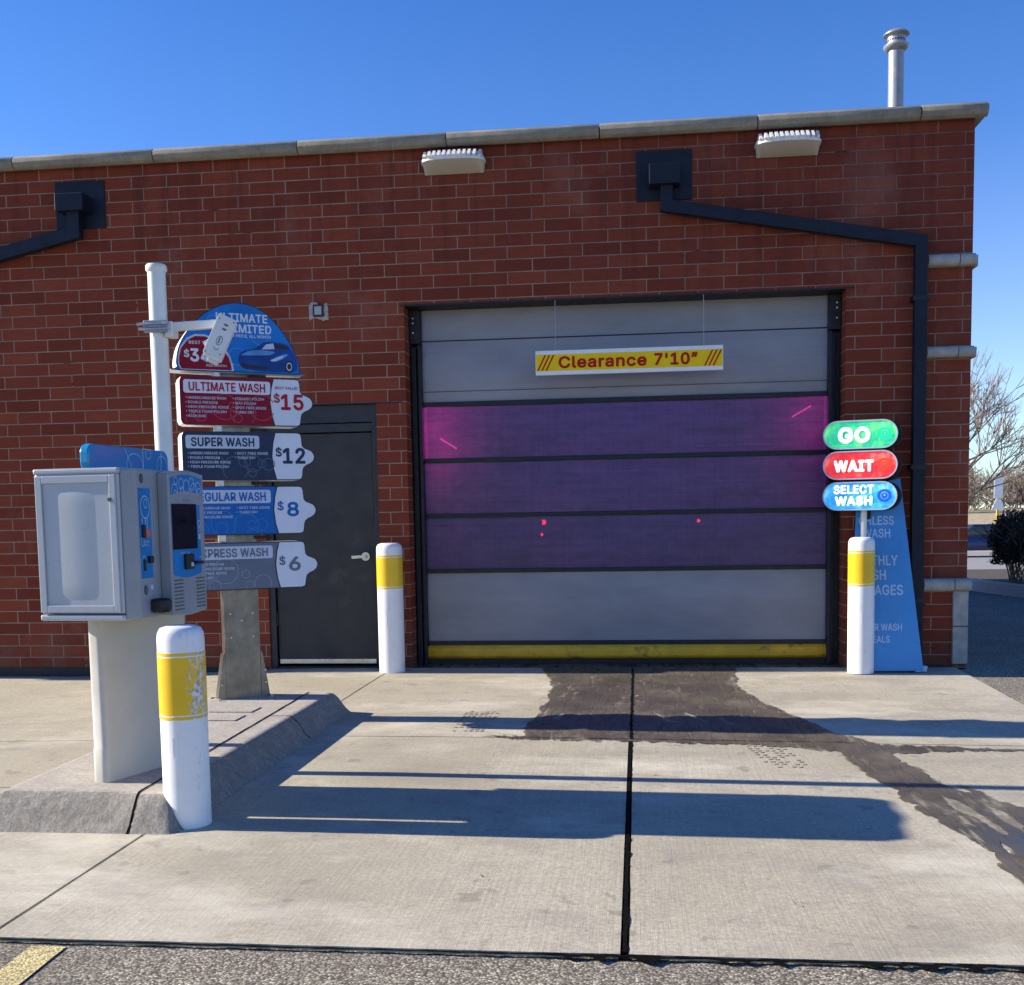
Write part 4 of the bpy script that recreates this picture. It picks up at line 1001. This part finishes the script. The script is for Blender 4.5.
b = BM(); sheet(b, [(.39, 1.072), (.418, 1.072), (.418, 1.09), (.39, 1.09)], SD - .016); obj('indicator', b, 'ink_pale', sm)
for x0, x1 in ((SX0 + .025, SX0 + .115), (SX1 - .115, SX1 - .025)):
    b = BM()
    for k in range(9): box(b, x0, x1, SD - .003, SD + .002, .885 + k * .016, .890 + k * .016)
    obj('speaker_grille', b, 'cab_dark', sm)
b = BM(); text(b, '\u2022 \u2022 \u2022', .39, 1.362, SD - .0015, width=.06, height=.012, align='C'); obj('sensor_dots', b, 'cab_dark', sm)
# topper sign board
b = BM(); pts = rrect(.0, .665, ZT0 - .02, 1.603, .045, 7)
prism_y(b, pts, .185, .225); obj('topper_board', b, 'topper_blue', km, bevel=.006)
b = BM()
for x, z, r, rx in ((.36, 1.525, .050, 1.3), (.60, 1.53, .045, 1), (.68, 1.565, .016, 1), (.48, 1.58, .02, 1)): ring(b, x, z, r, .004, .1835, rx=rx, zmax=1.598, zmin=1.502, xmax=.655)
for x0, x1 in ((.34, .28), (.43, .43), (.585, .595)): prism_y(b, [(x0, 1.50), (x0 + .005, 1.50), (x1 + .005, 1.595), (x1, 1.595)], .1825, .1840)
obj('topper_print', b, 'ink_pale', km)
# pedestal
b = BM(); L, W_ = .56, .085
pts = rrect(-L / 2, L / 2, -W_ / 2, W_ / 2, .028, 6)
rings_ = []
for z, g in ((.135, 1.0), (.285, 1.0), (.290, .985), (.80, .985), (.87, .985)):
    rings_.append([b.verts.new((p[0] * g, p[1] * g, z)) for p in pts])
for a, c in zip(rings_, rings_[1:]):
    for i in range(len(a)): b.faces.new((a[i], a[(i + 1) % len(a)], c[(i + 1) % len(a)], c[i]))
b.faces.new(rings_[0][::-1]); b.faces.new(rings_[-1])
pe = obj('pedestal', b, 'cream', km, smooth=True, angle=50); 

pa = Vector((math.sin(R(18)), math.cos(R(18)), 0)); pn = Vector((math.cos(R(18)), -math.sin(R(18)), 0))
pw = Vector((-2.305, -4.65, 0)) + pa * L / 2 - pn * W_ / 2
pe.matrix_local = (Matrix.Translation(km.location) @ Matrix.Rotation(MT, 4, 'Z')).inverted() @ Matrix.Translation(pw) @ Matrix.Rotation(R(72), 4, 'Z')

# ------------------------------------------------------------------ camera pole
cp = thing('camera_pole', 'tall white pole behind the kiosk with a side arm for a security camera', 'pole', (-2.338, -3.83, .12))
b = BM(); lathe(b, [(.043, 0), (.043, 2.39)], 32); obj('pole', b, 'pole_white', cp, smooth=True, angle=50)
b = BM(); lathe(b, [(.046, 2.375), (.051, 2.382), (.051, 2.402), (.045, 2.41), (.001, 2.412)], 32); obj('cap', b, 'pole_white', cp, smooth=True, angle=40)
b = BM(); lathe(b, [(.044, 0), (.085, .002), (.085, .012), (.044, .014)], 32); obj('base_flange', b, 'pole_white', cp)
for y in (-.058, .040): obj('clamp', bx(-.055, .060, y, y + .018, 2.075, 2.135), 'galv', cp, bevel=.004)
for y in (-.060, .060): bolt(cp, (-.085, y, 2.118), (.07, y, 2.118), .007, 'clamp_bolt'); bolt(cp, (-.075, y, 2.094), (.07, y, 2.094), .007, 'clamp_bolt')
b = BM(); box(b, .045, .085, -.038, .038, 2.055, 2.13); beam(b, (.07, 0, 2.108), (.36, -.02, 2.112), .042, .040); obj('arm', b, 'pole_white', cp, bevel=.005)
sc = thing('security_camera', 'white box security camera tilted steeply down at the end of the pole arm', 'camera', (-2.005, -3.88, 2.15))
sc.rotation_euler = (0, R(25), R(12)); sc.scale = (.86, .86, .88)
b = BM(); prism_y(b, rrect(-.048, .048, -.118, .118, .008, 3), -.045, .030); obj('housing', b, 'white', sc, bevel=.003)
b = BM(); prism_y(b, rrect(-.054, .054, -.105, .126, .006, 3), -.052, -.046); obj('sun_shield', b, 'pole_white', sc, bevel=.002)
b = BM(); box(b, -.020, .038, -.03, .02, -.140, -.117); obj('lens_hood', b, 'pole_white', sc, bevel=.003)
b = BM(); ring(b, .006, -.012, .023, .004, -.0525, rx=.62, th=.001); box(b, .002, .008, -.0545, -.0525, -.028, .006); ring(b, .006, -.052, .012, .003, -.0525, a0=180, a1=360, th=.001)
for z in (.05, .075): box(b, -.004, .018, -.054, -.0525, z, z + .010)
for x, z in ((-.04, -.095), (.04, -.08), (-.04, .1), (.04, .11)): tube(b, (x, -.0535, z), (x, -.052, z), .004, seg=8)
obj('printed_emblem', b, 'cab_dark', sc)
b = BM(); beam(b, (-.01, .03, .0), (-.03, .03, -.02), .04, .03); tube(b, (-.02, .0, -.005), (-.075, .03, -.055), .018); obj('mount_bracket', b, 'pole_white', sc, bevel=.002)

# ------------------------------------------------------------------ lane signal
ls = thing('lane_signal', 'stack of three glowing pill-shaped signals reading GO, WAIT and SELECT WASH', 'signal', (1.752, -.17, 0), R(-14))
b = BM(); tube(b, (.02, .0, 0), (.02, .0, 1.30), .024, seg=20); obj('post', b, 'pole_white', ls, smooth=True, angle=40)
b = BM(); box(b, -.03, .07, .055, .085, 1.2, 1.97); obj('back_rail', b, 'black', ls)
def pill(cx, zc, hw, hh, n=14):
    p = []
    for sx, a0 in ((1, -90), (-1, 90)):
        for i in range(n + 1):
            a = R(a0 + 180 * i / n); p.append((cx + sx * (hw - hh) + hh * math.cos(a), zc + hh * math.sin(a)))
    return p
HW, HH = .280, .112
for zc, face, words, knob, lab in ((1.856, 'go_face', [('GO', 0, .24, .105, -.055)], 'lit_green', 'green pill-shaped light reading GO'),
                        (1.620, 'wait_face', [('WAIT', 0, .30, .078, -.045)], 'lit_red', 'red pill-shaped light reading WAIT'),
                        (1.380, 'select_face', [('SELECT', .0, .30, .060, .022), ('WASH', 0, .28, .062, -.068)], 'lit_blue', 'blue pill-shaped light reading SELECT WASH')):
    p = bpy.data.objects.new('signal_light', None); col.objects.link(p); p.parent = ls; p.location = (-.01, 0, zc); p['label'] = lab
    b = BM(); prism_y(b, pill(0, 0, HW, HH), -.055, .0); prism_y(b, pill(.034, -.003, HW - .004, HH - .002), .001, .055); obj('hood', b, 'black', p, bevel=.006)
    b = BM(); a = pill(0, 0, HW - .001, HH - .001); c = pill(0, 0, HW - .010, HH - .010)
    va = [b.verts.new((q[0], -.064, q[1])) for q in a]; vb = [b.verts.new((q[0], -.064, q[1])) for q in c]; vc = [b.verts.new((q[0], -.054, q[1])) for q in a]
    for i in range(len(a)): j = (i + 1) % len(a); b.faces.new((va[i], va[j], vb[j], vb[i])); b.faces.new((va[i], vc[i], vc[j], va[j]))
    obj('rim', b, 'ink_pale', p)
    b = BM(); sheet(b, pill(0, 0, HW - .010, HH - .010), -.056); obj('lit_face', b, face, p)
    b = BM()
    for s, x, wd, ht, z in words: text(b, s, -.045, z, -.0595, width=wd, height=ht, bold=.17 if len(s) < 5 else .12, align='C')
    obj('lettering', b, 'lit_white', p)
    b = BM(); prism_y(b, [(.185 + .055 * math.cos(R(q)), .050 * math.sin(R(q))) for q in range(0, 360, 15)], -.0595, -.0575); obj('lamp_disc', b, knob, p)
    b = BM(); ring(b, .185, 0, .024, .006, -.0600, th=.0006); ring(b, .185, .004, .0, .008, -.0600, th=.0006); ring(b, .185, 0, .054, .004, -.0600, th=.0006); obj('disc_print', b, face, p)

# ------------------------------------------------------------------ blue banner board leaning on the wall
bb = thing('banner_board', 'tall blue wash-deals board leaning on the wall behind the right bollard', 'sign board', (1.95, -.30, 0))
lean = math.atan2(.22, 1.5); bb.rotation_euler = (-lean, R(0), 0)
b = BM(); pts = [(-.30, .010), (.262, .014), (.118, 1.535), (-.205, 1.455), (-.215, 1.44)]
prism_y(b, pts, 0, .018); obj('panel', b, 'banner_blue', bb, bevel=.002)
for st, x, z, wd, ht in (('CHLESS', .060, 1.165, .270, .066), ('WASH', .030, 1.065, .21, .066), ('THLY', .082, .845, .20, .076), ('ASH', -.010, .730, .16, .076), ('KAGES', .118, .610, .27, .076), ('AR WASH', .105, .33, .25, .052), ('EALS', .01, .235, .130, .052)):
    b = BM(); text(b, st, x, z, -.0008, width=wd, height=ht, bold=.07, align='R'); obj('lettering', b, 'banner_text', bb)
b = BM(); ring(b, .0, 1.02, .11, .003, -.0005); ring(b, .02, .30, .10, .003, -.0005); ring(b, .02, 1.20, .16, .003, -.0005, xmax=.1); obj('bubble_print', b, simple('banner_ring', (.045, .20, .48), .35), bb)
t = thing('door_wedge', 'small crumpled white plastic piece at the foot of the blue board', 'litter', (2.20, -.24, 0), R(8))
b = BM()
vs0 = box(b, -.045, .045, -.035, .035, 0, .045)
bmesh.ops.subdivide_edges(b, edges=b.edges, cuts=2, use_grid_fill=True)
for v in b.verts: v.co += Vector((noise.noise(v.co * 40), noise.noise(v.co * 40 + Vector((5, 0, 0))), noise.noise(v.co * 40 + Vector((0, 9, 0))) * .6)) * .012; v.co.z = max(.001, v.co.z)
obj('crumpled_piece', b, 'ink_pale', t)

# ------------------------------------------------------------------ far side of the lane
M['far_kerb'] = simple('far_kerb', (.42, .40, .37), .85, var=.1)
b = BM(); kp = [(8.2, -1), (6.9, 2.5), (6.0, 5.2), (5.5, 6.9), (5.2, 8.6), (5.15, 9.4), (5.0, 10.5), (4.6, 11.6), (3.6, 12.3), (2, 12.35)]
kp = [(9.5, -6)] + kp
prev = None
for i, p in enumerate(kp):
    a = Vector(kp[max(0, i - 1)]); c = Vector(kp[min(len(kp) - 1, i + 1)]); d = (c - a).normalized(); n = Vector((d.y, -d.x))  # to the right = away from lane
    q = Vector(p); ring4 = [b.verts.new((q.x, q.y, -.02)), b.verts.new((q.x + n.x * .03, q.y + n.y * .03, .15)), b.verts.new((q.x + n.x * .18, q.y + n.y * .18, .155)), b.verts.new((q.x + n.x * .19, q.y + n.y * .19, -.02))]
    if prev:
        for k in range(3): b.faces.new((prev[k], ring4[k], ring4[k + 1], prev[k + 1]))
    prev = ring4
props(obj('kerb', b, 'far_kerb', smooth=False), kind='structure')
# planting bed behind it
M['mulch'] = simple('mulch', (.07, .055, .04), .95, var=.5, scale=20, bump=1, bscale=30)
b = BM(); near = [b.verts.new((Vector(p).x + .15, p[1], .13)) for p in kp]; far_ = [b.verts.new((14, p[1], .13)) for p in kp]
for i in range(len(kp) - 1):
    try: b.faces.new((near[i], far_[i], far_[i + 1], near[i + 1]))
    except ValueError: pass
props(obj('planting_bed', b, 'mulch'), kind='structure')

def twig_tree(b, p, d, L, r, depth, rn, spread=.5, up=.1, seg=5, minr=.006, kids=(2, 3)):
    """bent limb that forks"""
    n = 3; q = Vector(p); dd = Vector(d)
    for i in range(n):
        dd = (dd + Vector((rn.uniform(-1, 1), rn.uniform(-1, 1), rn.uniform(-1, 1) + up)) * .14).normalized()
        q2 = q + dd * L / n; ra = r * (1 - .3 * i / n); rb = r * (1 - .3 * (i + 1) / n)
        tube(b, q, q2, ra, rb, seg=seg, cap=False)
        if depth > 0 and i > 0 and rn.random() < .75:
            s = (dd + Vector((rn.uniform(-1, 1), rn.uniform(-1, 1), rn.uniform(-.5, 1))) * spread * 1.5).normalized()
            twig_tree(b, q2, s, L * rn.uniform(.45, .7), max(minr, rb * .5), depth - 1, rn, spread, up, max(3, seg - 1), minr, kids)
        q = q2
    if depth > 0:
        for k in range(rn.choice(kids)):
            s = (dd + Vector((rn.uniform(-1, 1), rn.uniform(-1, 1), rn.uniform(-.7, .9))) * spread).normalized()
            twig_tree(b, q, s, L * rn.uniform(.65, .85), max(minr, r * .62), depth - 1, rn, spread, up, max(3, seg - 1), minr, kids)
M['bark'] = simple('bark', (.16, .12, .09), .9, var=.3, scale=10)
M['twig'] = simple('pale_twigs', (.14, .11, .095), .9, var=.25, scale=6)
t = thing('bare_tree', 'leafless tree with a low curving limb rising past the corner of the building', 'tree', (8.9, 26.5, gz(10, 26.5)))
rn = random.Random(12); b = BM()
twig_tree(b, (0, 0, 0), (.05, 0, 1), 2.2, .13, 0, rn, up=.3, seg=8); obj('trunk', b, 'bark', t, smooth=True)
b = BM(); cz = Vector((.1, 0, 2.1))
for k, dv in enumerate([(.75, .1, .85), (.35, -.1, 1), (-.5, .2, .9), (.95, 0, .35), (.1, .4, 1), (.6, -.4, 1), (-.9, -.1, .6)]):
    twig_tree(b, cz - Vector((0, 0, .12 * k)), Vector(dv).normalized(), 1.55, .06, 4, rn, spread=.55, up=.25, seg=5, minr=.009)
obj('crown', b, 'twig', t)
# dark shrub
M['shrub_leaf'] = simple('shrub_leaf', (.018, .022, .012), .7, var=.5, scale=9)
def shrub(x, y, h, wdt, label, seedn, n=2600):
    t = thing('shrub', label, 'shrub', (x, y, .12), group='dark shrubs in the bed across the lane')
    rn = random.Random(seedn); b = BM()
    for k in range(26):
        a = rn.uniform(0, 2 * PI); s = rn.uniform(.1, .8)
        twig_tree(b, (rn.uniform(-.12, .12), rn.uniform(-.12, .12), 0), Vector((math.cos(a) * s, math.sin(a) * s, 1)).normalized(), h * .42, .011, 2, rn, spread=.5, seg=4, minr=.004)
    obj('stems', b, 'bark', t)
    b = BM()
    for k in range(n):
        u = rn.random(); a = rn.uniform(0, 2 * PI); zz = rn.uniform(.30, 1)
        rad = wdt * (.45 + .6 * math.sin(PI * min(1, zz * .9)) ** .6) * (rn.random() ** .45) * (.85 + .3 * noise.noise((math.cos(a) * 2, math.sin(a) * 2, zz * 3 + seedn)))
        p = Vector((rad * math.cos(a), rad * math.sin(a), zz * h * (1 - .22 * (rad / wdt) ** 2 * (zz > .6)) + rn.uniform(-.05, .05)))
        s = rn.uniform(.02, .042); d1 = Vector((rn.uniform(-1, 1), rn.uniform(-1, 1), rn.uniform(-1, 1))).normalized(); d2 = d1.orthogonal().normalized()
        b.faces.new([b.verts.new(p + q) for q in (d1 * s, d2 * s * .5, -d1 * s, -d2 * s * .5)])
    obj('foliage', b, 'shrub_leaf', t)
shrub(5.66, 8.2, 1.10, .46, 'dark twiggy shrub behind the far kerb, the one nearest the building corner', 2, 5200)
shrub(6.55, 8.0, 1.05, .46, 'dark twiggy shrub cut by the right edge of the photo behind the far kerb', 5, 3000)
# parked car beyond
M['car_paint'] = simple('blue_car_paint', (.010, .022, .09), .2, var=.05); M['glass'] = simple('car_glass', (.03, .04, .05), .08); M['tyre'] = simple('tyre', (.01, .01, .01), .8)
car = thing('parked_car', 'dark blue car on the road beyond the lane, half hidden by the building corner', 'car', (15.0, 42, -.88))
def carsec(b, prof, w0, w1, mi=0):
    n = len(prof); sides = []
    for s in (-1, 1): sides.append([b.verts.new((x, s * (w0 if z < .9 else w1), z)) for x, z in prof])
    b.faces.new(sides[0]); b.faces.new(sides[1][::-1])
    for i in range(n): b.faces.new((sides[0][i], sides[1][i], sides[1][(i + 1) % n], sides[0][(i + 1) % n]))
b = BM(); carsec(b, [(-2.25, .30), (-2.3, .55), (-2.2, .78), (-1.2, .88), (-.9, .92), (1.3, .92), (1.75, .90), (2.15, .84), (2.28, .60), (2.22, .30)], .9, .88); obj('body', b, 'car_paint', car, smooth=True, angle=35, bevel=.05)
b = BM(); carsec(b, [(-1.15, .91), (-.45, 1.34), (.1, 1.42), (.7, 1.38), (1.55, .93)], .86, .66); obj('cabin', b, 'glass', car, smooth=True, angle=35, bevel=.04)
b = BM(); box(b, -.42, .74, -.66, .66, 1.375, 1.435); obj('roof', b, 'car_paint', car, bevel=.03)
for x in (-1.4, 1.4):
    for y in (-.86, .86):
        b = BM(); tube(b, (x, y - .1 * (1 if y > 0 else -1), .32), (x, y + .03 * (1 if y > 0 else -1), .32), .32, seg=20); wv = obj('wheel', b, 'tyre', car, smooth=True, angle=40)
        b = BM(); tube(b, (x, y, .32), (x, y + .045 * (1 if y > 0 else -1), .32), .19, seg=16); obj('rim', b, 'steel', wv)
for y in (-.7, .7): b = BM(); box(b, 2.2, 2.30, y - .15, y + .15, .66, .76); obj('tail_light', b, simple('tail_red', (.4, .02, .02), .3), car, bevel=.01)
# road sign
rs = thing('road_sign', 'white sign plates on a yellow post by the far road', 'road sign', (18.9, 52, gz(18, 52)))
b = BM(); box(b, -.06, .06, -.05, .05, 0, 3.3); obj('post', b, simple('yellow_post', (.75, .5, .02), .5), rs)
b = BM(); box(b, -.22, .22, -.09, -.055, 2.65, 3.75); obj('sign_plate', b, simple('far_white', (.85, .85, .85), .4), rs)
b = BM(); prism_y(b, [(-.34, 2.05), (.34, 2.05), (.12, 2.6), (-.12, 2.6)], -.09, -.055); obj('lower_plate', b, bpy.data.materials['far_white'], rs)
# leafless wood on the skyline: nobody could count these
rn = random.Random(4); b = BM()
for k in range(230):
    x = rn.uniform(14, 95); y = rn.uniform(84, 104) ; z = gz(x, y); h = rn.uniform(3.2, 6.2) * (.8 + .3 * noise.noise((x * .08, 0, 0)))
    tube(b, (x, y, z - .3), (x + rn.uniform(-.2, .2), y, z + h * .6), .08, .04, seg=3, cap=False)
    for j in range(80):
        zz = rn.uniform(.02, .8) * h; a = rn.uniform(0, 2 * PI); e = rn.uniform(.4, 1.3); L = rn.uniform(.7, 1.9) * (1 - zz / h * .4)
        p = Vector((x, y, z + zz)) + Vector((rn.uniform(-1, 1), rn.uniform(-1, 1), 0)) * .9
        tube(b, p, p + Vector((math.cos(a) * math.cos(e), math.sin(a) * math.cos(e), math.sin(e))) * L, .04, .012, seg=3, cap=False)
M['wood'] = simple('far_wood', (.15, .12, .10), .95, var=.3, scale=.4)
props(obj('distant_wood', b, 'wood'), 'brown leafless wood along the skyline beyond the road', 'trees', kind='stuff')
# small litter on the apron
rn = random.Random(9)
M['dry_leaf'] = simple('dry_leaf', (.35, .24, .12), .8)
spots = [(.0, -1.1), (-.01, -1.45), (.06, -3.76), (-.03, -5.25), (.32, -.9), (1.0, -2.4), (-.55, -5.4), (.5, -5.6), (-3.6, -1.3)]
labs = ['dry leaf on the wet slab close to the bay door', 'dry leaf by the centre joint on the wet slab', 'dry leaf beside the centre joint in the middle of the apron', 'dry leaf by the centre joint near the asphalt', 'pale dry leaf on the wet slab right of the centre joint', 'dry leaf by the edge of the wet patch', 'dry leaf on the front left slab', 'dry leaf on the front right slab', 'dry leaf on the slab in front of the wall on the left']
for (x, y), lb in zip(spots, labs):
    b = BM(); a = rn.uniform(0, PI); s = rn.uniform(.010, .018); ca, sa = math.cos(a), math.sin(a)
    q = [(-s, 0, .002), (-.2 * s, .5 * s, .006), (s, .1 * s, .012), (.1 * s, -.45 * s, .003)]
    b.faces.new([b.verts.new((x + px * ca - py * sa, y + px * sa + py * ca, gz(x, y) + .006 + pz)) for px, py, pz in q])
    props(obj('dry_leaf', b, 'dry_leaf'), lb, 'leaf', 'dry leaves on the apron')

scene.cycles.max_bounces = 8; scene.cycles.diffuse_bounces = 4; scene.cycles.transparent_max_bounces = 8
